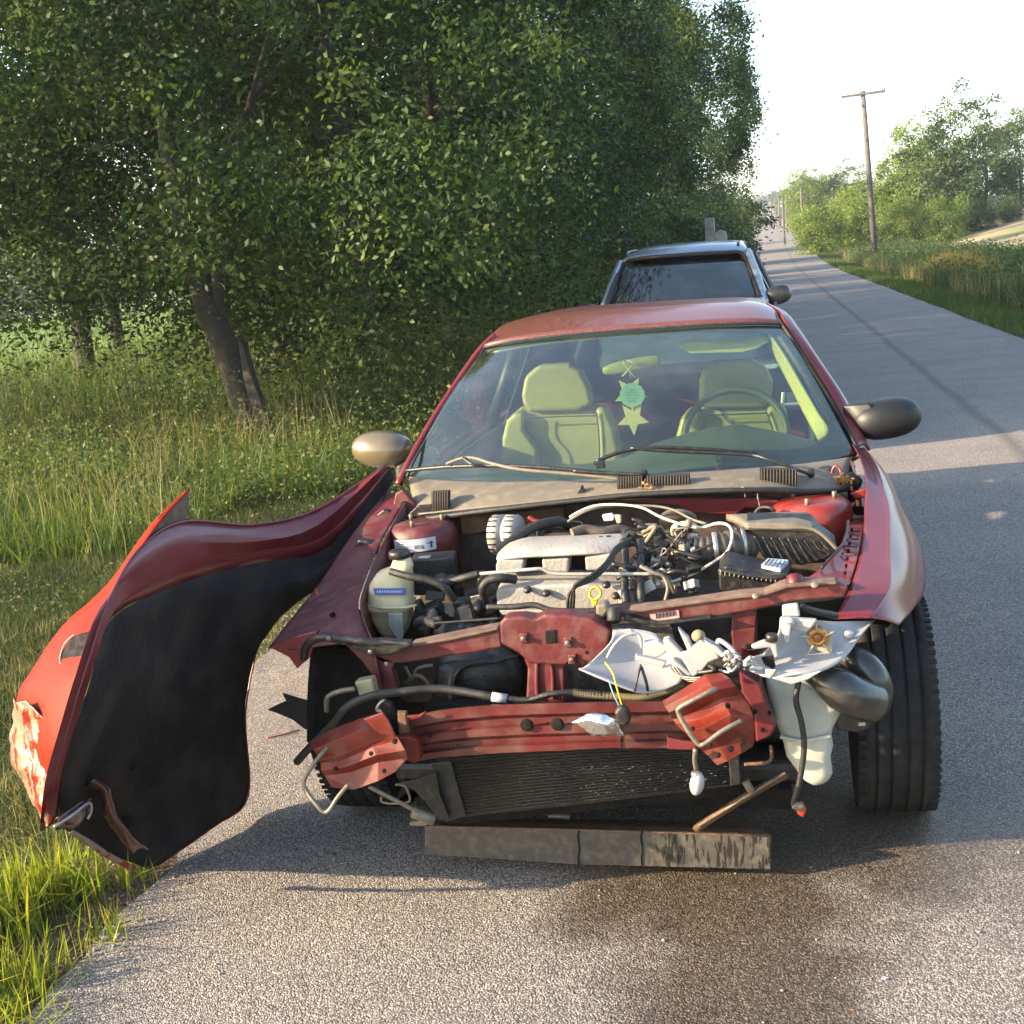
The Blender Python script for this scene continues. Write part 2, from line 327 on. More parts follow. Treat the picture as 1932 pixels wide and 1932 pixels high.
def groundmat():
    m = bpy.data.materials.new('ground_soil_grass'); m.use_nodes = True; n = m.node_tree; b = n.nodes['Principled BSDF']; b.inputs['Roughness'].default_value = .95
    b.inputs['Specular IOR Level'].default_value = .1
    g = n.nodes.new('ShaderNodeNewGeometry'); sp = n.nodes.new('ShaderNodeSeparateXYZ'); lk(n, g.outputs['Position'], sp.inputs[0])
    n1 = n.nodes.new('ShaderNodeTexNoise'); n1.inputs['Scale'].default_value = 2.5; n1.inputs['Detail'].default_value = 10; lk(n, g.outputs['Position'], n1.inputs['Vector'])
    r1 = n.nodes.new('ShaderNodeValToRGB'); e = r1.color_ramp.elements; e[0].position = .35; e[0].color = (.045, .06, .02, 1); e[1].position = .7; e[1].color = (.11, .12, .045, 1)
    lk(n, n1.outputs[0], r1.inputs[0])
    # brown dirt beside the road
    n2 = n.nodes.new('ShaderNodeTexNoise'); n2.inputs['Scale'].default_value = 60; n2.inputs['Detail'].default_value = 6; lk(n, g.outputs['Position'], n2.inputs['Vector'])
    r2 = n.nodes.new('ShaderNodeValToRGB'); e = r2.color_ramp.elements; e[0].position = .3; e[0].color = (.05, .03, .018, 1); e[1].position = .75; e[1].color = (.19, .13, .08, 1)
    lk(n, n2.outputs[0], r2.inputs[0])
    ab = n.nodes.new('ShaderNodeMath'); ab.operation = 'SUBTRACT'; lk(n, sp.outputs[0], ab.inputs[0]); ab.inputs[1].default_value = .89
    ab2 = n.nodes.new('ShaderNodeMath'); ab2.operation = 'ABSOLUTE'; lk(n, ab.outputs[0], ab2.inputs[0])
    mr = n.nodes.new('ShaderNodeMapRange'); mr.inputs[1].default_value = 3.3; mr.inputs[2].default_value = 2.95; mr.inputs[3].default_value = 0; mr.inputs[4].default_value = 1
    ad = n.nodes.new('ShaderNodeMath'); ad.operation = 'MULTIPLY_ADD'; lk(n, n1.outputs[0], ad.inputs[0]); ad.inputs[1].default_value = -.9; lk(n, ab2.outputs[0], ad.inputs[2])
    lk(n, ad.outputs[0], mr.inputs[0]); mr.inputs[1].default_value = 2.95; mr.inputs[2].default_value = 2.5
    mx = n.nodes.new('ShaderNodeMixRGB'); lk(n, mr.outputs[0], mx.inputs[0]); lk(n, r1.outputs[0], mx.inputs[1]); lk(n, r2.outputs[0], mx.inputs[2])
    # tilled field on the right, x > 11
    n4 = n.nodes.new('ShaderNodeTexNoise'); n4.inputs['Scale'].default_value = .25; n4.inputs['Detail'].default_value = 12; lk(n, g.outputs['Position'], n4.inputs['Vector'])
    r4 = n.nodes.new('ShaderNodeValToRGB'); e = r4.color_ramp.elements; e[0].position = .42; e[0].color = (.17, .19, .08, 1); e[1].position = .6; e[1].color = (.34, .27, .17, 1)
    lk(n, n4.outputs[0], r4.inputs[0]); m5 = n.nodes.new('ShaderNodeMapRange'); m5.inputs[1].default_value = 9; m5.inputs[2].default_value = 12; lk(n, sp.outputs[0], m5.inputs[0])
    mx2 = n.nodes.new('ShaderNodeMixRGB'); lk(n, m5.outputs[0], mx2.inputs[0]); lk(n, mx.outputs[0], mx2.inputs[1]); lk(n, r4.outputs[0], mx2.inputs[2])
    lm = n.nodes.new('ShaderNodeMapRange'); lm.inputs[1].default_value = -14; lm.inputs[2].default_value = -18; lk(n, sp.outputs[0], lm.inputs[0])
    mx3 = n.nodes.new('ShaderNodeMixRGB'); lk(n, lm.outputs[0], mx3.inputs[0]); lk(n, mx2.outputs[0], mx3.inputs[1]); mx3.inputs[2].default_value = (.15, .22, .05, 1)
    lk(n, mx3.outputs[0], b.inputs['Base Color'])
    bp = n.nodes.new('ShaderNodeBump'); bp.inputs['Strength'].default_value = .8; bp.inputs['Distance'].default_value = .02; lk(n, n2.outputs[0], bp.inputs['Height']); lk(n, bp.outputs[0], b.inputs['Normal'])
    return m
xs = np.unique(np.concatenate([np.linspace(-900, -40, 20), np.linspace(-40, -8, 30), np.linspace(-8, 12, 110), np.linspace(12, 60, 30), np.linspace(60, 900, 20)]))
ys = np.unique(np.concatenate([np.linspace(-60, 0, 12), np.linspace(0, 25, 90), np.linspace(25, 140, 60), np.linspace(140, 1500, 60)]))
gm = groundmat()
o = put('ground', gridmesh('ground', xs, ys, gz), gm); tag(o, kind='structure')
SEAMX = 1.89
def roadmat():
    m = bpy.data.materials.new('asphalt'); m.use_nodes = True; n = m.node_tree; b = n.nodes['Principled BSDF']
    g = n.nodes.new('ShaderNodeNewGeometry'); sp = n.nodes.new('ShaderNodeSeparateXYZ'); lk(n, g.outputs['Position'], sp.inputs[0])
    v = n.nodes.new('ShaderNodeTexVoronoi'); v.inputs['Scale'].default_value = 205; lk(n, g.outputs['Position'], v.inputs['Vector'])
    hs = n.nodes.new('ShaderNodeSeparateColor'); lk(n, v.outputs['Color'], hs.inputs[0])
    rp = n.nodes.new('ShaderNodeValToRGB'); e = rp.color_ramp.elements
    e[0].position = 0; e[0].color = (.12, .112, .105, 1); e[1].position = 1; e[1].color = (.60, .54, .46, 1)
    x = e.new(.35); x.color = (.235, .22, .205, 1); x = e.new(.75); x.color = (.37, .345, .31, 1)
    lk(n, hs.outputs[0], rp.inputs[0])
    # dark binder between stones
    rd = n.nodes.new('ShaderNodeValToRGB'); e = rd.color_ramp.elements; e[0].position = .25; e[0].color = (1, 1, 1, 1); e[1].position = .62; e[1].color = (.50, .47, .45, 1)
    lk(n, v.outputs['Distance'], rd.inputs[0]); mu = n.nodes.new('ShaderNodeMixRGB'); mu.blend_type = 'MULTIPLY'; mu.inputs[0].default_value = 1
    lk(n, rp.outputs[0], mu.inputs[1]); lk(n, rd.outputs[0], mu.inputs[2])
    nz = n.nodes.new('ShaderNodeTexNoise'); nz.inputs['Scale'].default_value = 1.3; nz.inputs['Detail'].default_value = 8; lk(n, g.outputs['Position'], nz.inputs['Vector'])
    rz = n.nodes.new('ShaderNodeValToRGB'); e = rz.color_ramp.elements; e[0].position = .3; e[0].color = (.82, .82, .84, 1); e[1].position = .7; e[1].color = (1.1, 1.08, 1.04, 1)
    lk(n, nz.outputs[0], rz.inputs[0]); m2 = n.nodes.new('ShaderNodeMixRGB'); m2.blend_type = 'MULTIPLY'; m2.inputs[0].default_value = 1; lk(n, mu.outputs[0], m2.inputs[1]); lk(n, rz.outputs[0], m2.inputs[2])
    # fluid stain : centre (-.15,2.75) spread
    def blob(cx, cy, rx, ry, amp):
        s = n.nodes.new('ShaderNodeMapping'); s.inputs['Location'].default_value = (-cx/rx, -cy/ry, 0); s.inputs['Scale'].default_value = (1/rx, 1/ry, 0); lk(n, g.outputs['Position'], s.inputs['Vector'])
        l = n.nodes.new('ShaderNodeVectorMath'); l.operation = 'LENGTH'; lk(n, s.outputs[0], l.inputs[0])
        nn = n.nodes.new('ShaderNodeTexNoise'); nn.inputs['Scale'].default_value = 4.5; nn.inputs['Detail'].default_value = 6; lk(n, g.outputs['Position'], nn.inputs['Vector'])
        a = n.nodes.new('ShaderNodeMath'); a.operation = 'MULTIPLY_ADD'; lk(n, nn.outputs[0], a.inputs[0]); a.inputs[1].default_value = 1.1; lk(n, l.outputs['Value'], a.inputs[2])
        r = n.nodes.new('ShaderNodeMapRange'); r.interpolation_type = 'SMOOTHSTEP'; r.inputs[1].default_value = 1.62; r.inputs[2].default_value = .95; r.inputs[3].default_value = 0; r.inputs[4].default_value = amp
        lk(n, a.outputs[0], r.inputs[0]); return r.outputs[0]
    b1 = blob(-.18, 3.0, .58, .38, .95); b2 = blob(-.12, 2.62, .40, .75, .9); b3 = blob(.2, 3.35, .8, .5, .85)
    mA = n.nodes.new('ShaderNodeMath'); mA.operation = 'MAXIMUM'; lk(n, b1, mA.inputs[0]); lk(n, b2, mA.inputs[1])
    mB = n.nodes.new('ShaderNodeMath'); mB.operation = 'MAXIMUM'; lk(n, mA.outputs[0], mB.inputs[0]); lk(n, b3, mB.inputs[1])
    sv_ = n.nodes.new('ShaderNodeMapRange'); sv_.inputs[1].default_value = .15; sv_.inputs[2].default_value = .9; sv_.inputs[3].default_value = 1; sv_.inputs[4].default_value = .7; lk(n, hs.outputs[1], sv_.inputs[0]); mC = n.nodes.new('ShaderNodeMath'); mC.operation = 'MULTIPLY'; lk(n, mB.outputs[0], mC.inputs[0]); lk(n, sv_.outputs[0], mC.inputs[1])
    ms = n.nodes.new('ShaderNodeMixRGB'); lk(n, mC.outputs[0], ms.inputs[0]); lk(n, m2.outputs[0], ms.inputs[1])
    wd = n.nodes.new('ShaderNodeMixRGB'); wd.blend_type = 'MULTIPLY'; wd.inputs[0].default_value = 1; lk(n, m2.outputs[0], wd.inputs[1]); wd.inputs[2].default_value = (.27, .20, .12, 1); lk(n, wd.outputs[0], ms.inputs[2])
    # dark longitudinal seam
    nx = n.nodes.new('ShaderNodeTexNoise'); nx.inputs['Scale'].default_value = .6; lk(n, g.outputs['Position'], nx.inputs['Vector'])
    sx = n.nodes.new('ShaderNodeMath'); sx.operation = 'MULTIPLY_ADD'; lk(n, nx.outputs[0], sx.inputs[0]); sx.inputs[1].default_value = .14; lk(n, sp.outputs[0], sx.inputs[2])
    sa = n.nodes.new('ShaderNodeMath'); sa.operation = 'SUBTRACT'; lk(n, sx.outputs[0], sa.inputs[0]); sa.inputs[1].default_value = SEAMX
    sb = n.nodes.new('ShaderNodeMath'); sb.operation = 'ABSOLUTE'; lk(n, sa.outputs[0], sb.inputs[0])
    sr = n.nodes.new('ShaderNodeMapRange'); sr.inputs[1].default_value = .09; sr.inputs[2].default_value = .01; sr.inputs[3].default_value = 0; sr.inputs[4].default_value = .5; lk(n, sb.outputs[0], sr.inputs[0])
    m7 = n.nodes.new('ShaderNodeMixRGB'); lk(n, sr.outputs[0], m7.inputs[0]); lk(n, ms.outputs[0], m7.inputs[1]); m7.inputs[2].default_value = (.035, .034, .034, 1)
    lk(n, m7.outputs[0], b.inputs['Base Color'])
    rr = n.nodes.new('ShaderNodeMapRange'); rr.inputs[3].default_value = .82; rr.inputs[4].default_value = .36; lk(n, mB.outputs[0], rr.inputs[0]); lk(n, rr.outputs[0], b.inputs['Roughness'])
    bp = n.nodes.new('ShaderNodeBump'); bp.inputs['Strength'].default_value = .9; bp.inputs['Distance'].default_value = .004; bp.invert = True
    lk(n, v.outputs['Distance'], bp.inputs['Height']); lk(n, bp.outputs[0], b.inputs['Normal']); return m
ry = np.unique(np.concatenate([np.arange(-20, 12, .06), np.arange(12, 60, .5), np.linspace(60, 900, 120)]))
jl = np.interp(ry, np.arange(-20, 900, .13), np.random.RandomState(3).normal(0, .018, len(np.arange(-20, 900, .13))))
rxs = np.linspace(0, 1, 9); RX, RY = np.meshgrid(rxs, ry, indexing='ij')
wid = .55*np.clip((RY-3.1)/1.5, 0, 1)*np.clip((14-RY)/5, 0, 1); Xr = (-1.84-wid+jl[None, :])*(1-RX)+(3.62+jl[None, ::-1])*RX; crown = .03*np.sin(np.pi*RX)*0
v = np.stack([Xr, RY, prof(RY)+crown], -1).reshape(-1, 3); ny = len(ry)
i = np.arange(8)[:, None]*ny+np.arange(ny-1)[None, :]
o = put('road', npmesh('road', v, np.stack([i, i+ny, i+ny+1, i+1], -1).reshape(-1, 4)), roadmat()); tag(o, kind='structure')
# ================================================================ VEGETATION
def blades(name, n, xr, yr, h, wd, m, seed, lean=.35, dens=None, segs=2, clump=0, seedhead=0):
    r = np.random.RandomState(seed)
    if dens is None: x = r.uniform(*xr, n); y = r.uniform(*yr, n)
    else: x, y = dens(r, n)
    if clump:
        cx = r.uniform(*xr, clump); cy = r.uniform(*yr, clump); k = r.randint(0, clump, n)
        x = cx[k]+r.normal(0, .05, n); y = cy[k]+r.normal(0, .05, n)
    n = len(x); z = gz(x, y)
    hh = h[0]+(h[1]-h[0])*r.beta(2, 2.5, n); ww = r.uniform(*wd, n); a = r.uniform(0, 2*np.pi, n); la = r.uniform(0, 2*np.pi, n); l = r.exponential(lean, n).clip(0, 1.3)*hh
    dx, dy = np.cos(a)*ww/2, np.sin(a)*ww/2; lx, ly = np.cos(la)*l, np.sin(la)*l
    V = []; ts = np.linspace(0, 1, segs+1)
    for t in ts[:-1]:
        wt = (1-t*.55); zz = z+hh*t*(1-.25*(l/hh)*t)-.02
        V += [np.stack([x-dx*wt+lx*t*t, y-dy*wt+ly*t*t, zz], -1), np.stack([x+dx*wt+lx*t*t, y+dy*wt+ly*t*t, zz], -1)]
    V.append(np.stack([x+lx, y+ly, z+hh*(1-.25*l/hh)], -1))
    K = len(V); V = np.stack(V, 1).reshape(-1, 3); base = np.arange(n)*K; T = []
    for s in range(segs-1): T += [np.stack([base+2*s, base+2*s+1, base+2*s+3], -1), np.stack([base+2*s, base+2*s+3, base+2*s+2], -1)]
    T.append(np.stack([base+2*(segs-1), base+2*(segs-1)+1, base+K-1], -1))
    rn = np.repeat(r.beta(1.6, 2.2, n), K)
    o = put(name, npmesh(name, V, np.concatenate(T), rn), m, smooth=False); tag(o, kind='stuff'); return o
def leafgeo(c, size, r, droop=.5, aspect=.5, nb=None):
    """folded leaf quads: c (n,3)"""
    n = len(c); d = r.normal(0, 1, (n, 3)); d[:, 2] = d[:, 2]*.6-droop; d /= np.linalg.norm(d, axis=1)[:, None]
    u = r.normal(0, 1, (n, 3)) if nb is None else np.cross(d, nb+r.normal(0, .42, (n, 3)))
    u -= d*(u*d).sum(1)[:, None]; u /= np.linalg.norm(u, axis=1)[:, None]
    s = size*r.uniform(.65, 1.25, n)[:, None]
    V = np.stack([c, c+d*s*.5+u*s*aspect*.5, c+d*s, c+d*s*.5-u*s*aspect*.5], 1).reshape(-1, 3)
    b = np.arange(n)*4
    T = np.concatenate([np.stack([b, b+1, b+2], -1), np.stack([b, b+2, b+3], -1)])
    return V, T
def crownmesh(name, seed, centre, rad, ncl, npc, size, spread, low=0., keep=None, shell=.55, xs_=1., extra=None):
    r = np.random.RandomState(seed); pts = []
    while len(pts) < ncl:
        p = r.normal(0, 1, 3); p /= np.linalg.norm(p); q = r.uniform(0, 1)**(1/3.)
        q = shell+(1-shell)*q if r.rand() < .75 else q
        lump = 1+.18*math.sin(3*p[0]+seed)+.15*math.sin(4.3*p[2]+2*p[1]+seed*2)
        c = np.array(centre)+p*q*lump*np.array(rad)
        if c[2] < low+r.rand()*.6: continue
        if keep is not None and not keep(c): continue
        pts.append(c)
    pts = np.array(pts)
    if ncl > 200:
        ns = ncl//(6 if seed == 11 else 13); sup = pts[:ns]; own = r.randint(0, ns, ncl); q = sup[own]+r.normal(0, 1, pts.shape)*np.array(rad)*(np.array([.085, .085, .07]) if seed == 11 else np.array([.068, .068, .055]))
        q[:ns] = sup; far = r.rand(ncl) < .25; q[far] = pts[far]; q[:, 2] = np.maximum(q[:, 2], low)
        if keep is not None: q = np.array([c if keep(c) else pts[i_] for i_, c in enumerate(q)])
        pts = q
    if extra is not None: pts = np.concatenate([pts, extra]); ncl = len(pts)
    cs = np.repeat(pts, npc, 0)
    nb = (pts-np.array(centre))/np.array(rad); nb /= np.linalg.norm(nb, axis=1)[:, None]+1e-6; nb = nb*.7+r.normal(0, .55, nb.shape)+np.array([0, 0, .45]); nb /= np.linalg.norm(nb, axis=1)[:, None]; nb = np.repeat(nb, npc, 0)
    clr = np.repeat(r.beta(1.2, 1.5, ncl), npc)
    sp = spread*np.repeat(r.uniform(.6, 1.4, ncl), npc)
    off = r.normal(0, 1, cs.shape)*sp[:, None]*np.array([xs_, 1, .75]); off -= nb*(off*nb).sum(1)[:, None]*.5; off[:, 2] -= (off[:, 0]**2+off[:, 1]**2)/np.maximum(sp, .05)*.22
    c = cs+off; V, T = leafgeo(c, size, r, nb=nb)
    rn = np.repeat(np.clip(.72*clr+.28*r.beta(1.5, 2.5, len(c)), 0, 1), 4)
    return npmesh(name, V, T, rn), pts
def trunkgeo(base, top, r0, r1, limbs, seed, bend=.10, mids=None):
    rr = random.Random(seed); base, top = Vector(base), Vector(top)
    mids = [base.lerp(top, t)+Vector((rr.uniform(-bend, bend), rr.uniform(-bend, bend), 0)) for t in (.3, .6, .85)] if mids is None else [Vector(q) for q in mids]
    path = crs([base]+mids+[top], 6); n = len(path)
    rs = [(r0+(r1-r0)*(i/(n-1)))*(1+.5*math.exp(-i*.9)+.07*math.sin(i*2.1+seed)) for i in range(n)]
    geos = [tubegeo(path, rs, 12)]
    for tgt in limbs:
        k = rr.randint(int(n*.3), n-2); a = path[k]; t = Vector(tgt); mid = a.lerp(t, .5)+Vector((0, 0, rr.uniform(-.2, .5)))
        lp = crs([a, mid, t], 5); L = len(lp); geos.append(tubegeo(lp, [rs[k]*.36*(1-i/L)+.010 for i in range(L)], 6))
    return geos
def tree(name, base, top, r0, label, group, crown_me, crown_mat, limbs, seed, cat='tree', mids=None):
    t = thing(name, base, label, cat, group)
    c = put('crown', crown_me, crown_mat, t, smooth=False)
    joined('trunk', trunkgeo(base, top, r0, r0*(.45 if mids else .3), limbs, seed, mids=mids), BARK, t, True)
    return t
# first big tree, then the row behind it along the verge
ROW = [(-5.26, 11.9, 8.8, 3.9, 560), (-5.2, 15.8, 9.5, 3.8, 520), (-5.2, 20.2, 10.5, 4.2, 460), (-4.9, 25.5, 11, 4.3, 400), (-4.7, 31.5, 11.5, 4.6, 360), (-4.4, 39, 12, 4.8, 320),
       (-4.3, 47.5, 12.5, 4.9, 300), (-4.2, 57, 13, 5.1, 280), (-4.4, 68, 12.5, 5.2, 240), (-5.0, 82, 11, 5.0, 200)]
LAB = ['nearest roadside tree with a split leaning trunk and drooping leafy branches', 'second tree of the roadside row, right behind the split trunk',
       'third tree of the roadside row, dark trunk left of the dark estate car', 'fourth tree of the row, its crown above the parked blue car',
       'fifth tree of the row, crown above the right side of the blue car', 'sixth tree of the row, leaning over the road edge', 'seventh tree of the row along the far road edge',
       'eighth tree of the row, tall crown against the sky', 'ninth tree of the row near the far end', 'last tree of the roadside row where the road runs on']
NC = [(950, 130, .072, .25), (800, 110, .088, .27), (700, 110, .098, .29), (500, 100, .115, .36), (470, 100, .12, .38), (450, 100, .13, .38), (430, 95, .14, .4), (330, 90, .16, .42), (300, 90, .17, .42), (280, 90, .18, .42)]
for i, (x, y, H, R_, _n) in enumerate(ROW):
    ncl, npc, sz, spr = NC[i]
    low = 1.15 if i == 0 else (.7 if i < 3 else .35)
    rk = random.Random(i+70)
    def keep(c, x=x, i=i):
        lim = -1.6 if i == 0 else (-1.3 if i < 3 else (.10 if i > 4 else -.10)-.28*abs(math.sin(c[2]*.9+i*1.7))-(.07*max(0, c[2]-6)) - (1.1 if c[2] < 2.2 else 0))
        if c[0] > lim:
            if rk.random() < .5: return False
            c[0] = lim-rk.random()*.9
        if i == 0:
            if c[1] < 12.3 and abs(c[0]+5.65) < .62 and c[2] < 3.3: return False
            if c[2] < 1.5 and rk.random() < .55: return False
        return True
    me, cl = crownmesh('crown_leaves', 11+i, (x-.4, y, H*.52), (R_, R_*.85, H*.50), ncl, npc, sz, spr, low, keep, xs_=(1. if i < 2 else .55), extra=(np.random.RandomState(5).uniform((-6.7, 10.3, 3.3), (-4.9, 11.4, 6.2), (75, 3)) if i == 0 else None))
    lim = [tuple(Vector(cl[k]).lerp(Vector((x, y, H*.5)), .6)) for k in range(0, len(cl), max(1, len(cl)//4))]
    top = (x-.70, y+.1, H*.8) if i == 0 else (x-.2, y, H*.65)
    t = tree('roadside_tree', (x, y, float(gz(x, y))-.1), top, .18 if i == 0 else .20, LAB[i], 'trees in the row along the left verge', me, LEAF if i % 2 == 0 else LEAFB, lim, i+3, mids=[(-5.42, 11.9, .75), (-5.66, 11.9, 1.6), (-5.80, 11.9, 2.6), (-5.86, 11.95, 4.2)] if i == 0 else None)
    if i == 0:   # split bark slab leaning against the trunk foot
        prism('split_stump', [(448, 640), (458, 650), (478, 720), (508, 800), (520, 845), (500, 850), (480, 790), (460, 720)], 11.6, .12, BARK, t, bevel=.01, label='dark split slab of the trunk at its foot')
# left depth trees behind the first row
for i, (x, y, H, R_) in enumerate([(-10.9, 13.2, 9.5, 4.6), (-7.4, 18.0, 9.5, 4.2), (-13.2, 22, 10, 5), (-17.5, 31, 11, 5.5), (-11, 24.5, 10.5, 4.6), (-9.5, 33, 11, 4.8), (-13, 43, 11, 5)]):
    def keep2(c): return c[2] > 1.4
    me, cl = crownmesh('crown_leaves', 41+i, (x, y, H*.56), (R_, R_, H*.44), 300, 90, .13, .42, 1.7)
    tree('inner_tree', (x, y, -.1), (x, y, H*.7), .2, ['leafy tree at the left picture edge behind the split trunk', 'leafy tree standing behind the nearest roadside tree', 'tree left of the second roadside tree, deeper in', 'tree at the far left, beyond the left foliage', 'tree deep behind the second roadside tree', 'tree deep behind the fourth roadside tree', 'hindmost tree seen through the row'][i],
         'trees behind the roadside row', me, LEAFB, [tuple(cl[k]) for k in range(0, 300, 60)], 60+i)
# far tree line beyond the left field
fm, fcl = crownmesh('far_crown', 91, (0, 0, 5.2), (6.5, 5, 5.0), 130, 60, .42, .9, .3)
farL = []
for i in range(13):
    x, y = -92+i*5.6+((i*37) % 4), 104+((i*53) % 13)
    t = thing('field_edge_tree', (x, y, 0), 'dark tree in the wood line beyond the left field', 'tree', 'wood line beyond the left field')
    c = put('crown', fm, LEAF, None, smooth=False); c.parent = t; c.rotation_euler.z = i*1.3; c.scale = (1, 1, .8+.3*((i*29) % 7)/7)
    tr = cyl('trunk', (0, 0, 0), (0, 0, 4), .25, BARK, None, 8); tr.parent = t
# right side trees
RT = [crownmesh('right_crown_a', 101, (0, 0, 6.2), (4.6, 4.2, 5.6), 170, 90, .30, .55, .4, None, .3)[0],
      crownmesh('right_crown_b', 102, (0, 0, 5.4), (3.6, 3.6, 5.2), 120, 90, .30, .50, .3, None, .2)[0],
      crownmesh('right_crown_c', 103, (0, 0, 3.0), (3.4, 3.0, 2.9), 110, 90, .28, .5, .1, None, .2)[0]]
RL = [  # px of trunk foot, distance, mesh, px height of its top, label
 (1925, 105, 0, 195, 'tall dark green tree at the right edge of the picture'), (1862, 100, 0, 212, 'second tall dark tree from the right edge above the field'),
 (1800, 94, 1, 182, 'tallest bright yellow green tree with knobbly crown left of the dark ones'), (1738, 98, 1, 212, 'bright tree left of the tallest one'), (1780, 88, 2, 370, 'low bush under the tallest bright tree'),
 (1690, 112, 1, 265, 'pale thin crowned tree just right of the power pole'), (1705, 92, 2, 372, 'rounded bush right of the power pole foot'), (1845, 90, 2, 372, 'dark bush at the far edge of the field'), (1905, 92, 2, 370, 'dark bush at the right picture edge'),
 (1660, 98, 2, 345, 'bushy tree directly behind the power pole'), (1612, 105, 2, 352, 'rounded tree left of the power pole'), (1592, 150, 1, 303, 'dark pointed tree rising behind the bushes left of the pole'),
 (1572, 112, 2, 375, 'low dark bush left of the pole'), (1540, 95, 2, 382, 'small bright green tree with two thin stems by the road'), (1530, 150, 0, 312, 'hazy rounded tree left of the power pole'), (1562, 165, 0, 318, 'hazy green tree behind the bushes'), (1503, 210, 0, 338, 'pale far tree beside the distant road')]
for i, (px, Y, k, ty, lab) in enumerate(RL):
    p = P(px, 440, Y); z = float(gz(p.x, Y)); s = (P(px, ty, Y).z-z)/(12.2, 11.0, 6.2)[k]; t = thing('field_tree' if k < 2 else 'field_bush', (p.x, Y, z), lab, 'tree' if k < 2 else 'bush', 'trees and bushes beyond the right verge')
    c = put('crown', RT[k], None, None, smooth=False); c.parent = t; c.scale = (s*(1.05 if k == 2 else 1), s, s*(1 if i % 2 else 1.06)); c.rotation_euler.z = i*2.1
    if not RT[k].materials: RT[k].materials.append(LEAFR)
    if lab.find('dark') >= 0:
        c.material_slots[0].link = 'OBJECT'; c.material_slots[0].material = LEAFD
    g = trunkgeo((0, 0, -.2), (0, 0, (7 if k < 2 else 2.5)*s), .22*s, .07*s, [(2*math.cos(a)*s, 2*math.sin(a)*s, (8-k*2.5)*s) for a in (0, 1.6, 3, 4.5)], i)
    tr = joined('trunk', g, BARK, None, True); tr.parent = t
for i, (x, Y, s, lab) in enumerate([(-3.1, 30, .40, 'low bush at the road edge just past the blue minivan'), (-3.0, 40, .48, 'second low bush at the foot of the tree row'), (-2.9, 52, .55, 'third low bush along the left road edge'), (-2.9, 66, .66, 'fourth bush along the left road edge'), (-3.2, 84, .8, 'farthest bush at the left road edge'), (-3.6, 105, .95, 'bush past the end of the tree row')]):
    t = thing('roadside_bush', (x, Y, float(gz(x, Y))), lab, 'bush', 'bushes along the left road edge')
    c = put('crown', RT[2], None, None, smooth=False); c.parent = t; c.scale = (s, s*1.3, s); c.material_slots[0].link = 'OBJECT'; c.material_slots[0].material = LEAF; c.rotation_euler.z = i*1.1
    tr = joined('trunk', trunkgeo((0, 0, -.1), (0, 0, 1.5*s), .1*s, .04*s, [], i), BARK, None, True); tr.parent = t
# distant hedge masses on the skyline at the end of the road
dv, dc = crownmesh('distant_wood', 120, (0, 0, 4), (60, 8, 7), 420, 40, 1.3, 2.6, .1)
o = put('distant_wood', dv, LEAFB, None, smooth=False); o.location = (18, 640, 15); tag(o, kind='stuff')
o2 = put('distant_wood', dv, LEAFB, None, smooth=False); o2.location = (95, 420, 2); tag(o2, kind='stuff')
# grasses
def clear(r, n, xr, yr, fn):
    x = r.uniform(*xr, n); y = r.uniform(*yr, n); k = fn(x, y); return x[k], y[k]
blades('verge_grass', 120000, None, None, (.03, .13), (.003, .0065), VERGE, 1, .95, lambda r, n: clear(r, n, (-5, -1.95), (1.6, 9.5), lambda x, y: r.rand(n) < np.clip((-1.9-.55*np.clip((y-3.1)/1.5, 0, 1)-x)*1.4, 0, 1)))
blades('roadside_tuft_grass', 5200, (-3.6, -2.05), (1.7, 3.0), (.10, .27), (.006, .012), GRASSB, 2, .5, None, 3, 110)
blades('road_edge_tuft', 1500, (-2.25, -1.82), (1.9, 3.05), (.06, .20), (.004, .009), GRASSB, 41, .6, None, 3, 34)
blades('dry_edge_grass', 5000, None, None, (.02, .08), (.003, .006), STALK, 3, 1.0, lambda r, n: (r.normal(-2.0, .10, n).clip(-3, -1.86), r.uniform(1.7, 12, n)))
blades('dry_thatch', 24000, None, None, (.04, .14), (.003, .007), STALK, 31, 1.25, lambda r, n: clear(r, n, (-5.5, -2.35), (2.6, 9), lambda x, y: np.sin(x*3.1+y)+np.sin(y*2.7) > -.2))
blades('meadow_grass', 110000, None, None, (.12, .50), (.007, .015), GRASS, 4, .8, lambda r, n: clear(r, n, (-13, -3.4), (7.2, 16), lambda x, y: (y > 7.2+(x+5)*-.15) & (x < -3.2-(y < 9)*.9) & (r.rand(n) < .6+.4*np.sin(x*2.3+np.sin(y))*np.sin(y*1.9))))
blades('meadow_seed_stalk', 2400, None, None, (.4, .95), (.0035, .006), STALK, 5, .45, lambda r, n: clear(r, n, (-10, -3.9), (7.5, 14), lambda x, y: np.sin(x*2.1)+np.sin(y*1.7+x) > -.4), 3)
blades('understorey_grass', 50000, None, None, (.35, 1.1), (.014, .03), WEED, 6, .3, lambda r, n: clear(r, n, (-16, -2.6), (13, 70), lambda x, y: x < -2.3-np.clip(.6-(y-13)*.03, 0, 1)))
blades('far_field_grass', 20000, None, None, (.2, .5), (.03, .06), GRASS, 7, .4, lambda r, n: (r.uniform(-60, -13, n), r.uniform(14, 100, n)))
blades('right_verge_grass', 45000, None, None, (.08, .3), (.012, .028), GRASS, 8, .4, lambda r, n: clear(r, n, (3.62, 6.0), (12, 95), lambda x, y: r.rand(n) < 1.4-y/95))
blades('right_weed_stem', 60000, None, None, (.3, 1.0), (.016, .035), WEED, 9, .25, lambda r, n: clear(r, n, (5.0, 9.0), (15, 85), lambda x, y: (x > 5.0+np.sin(y*.6)*.35)))
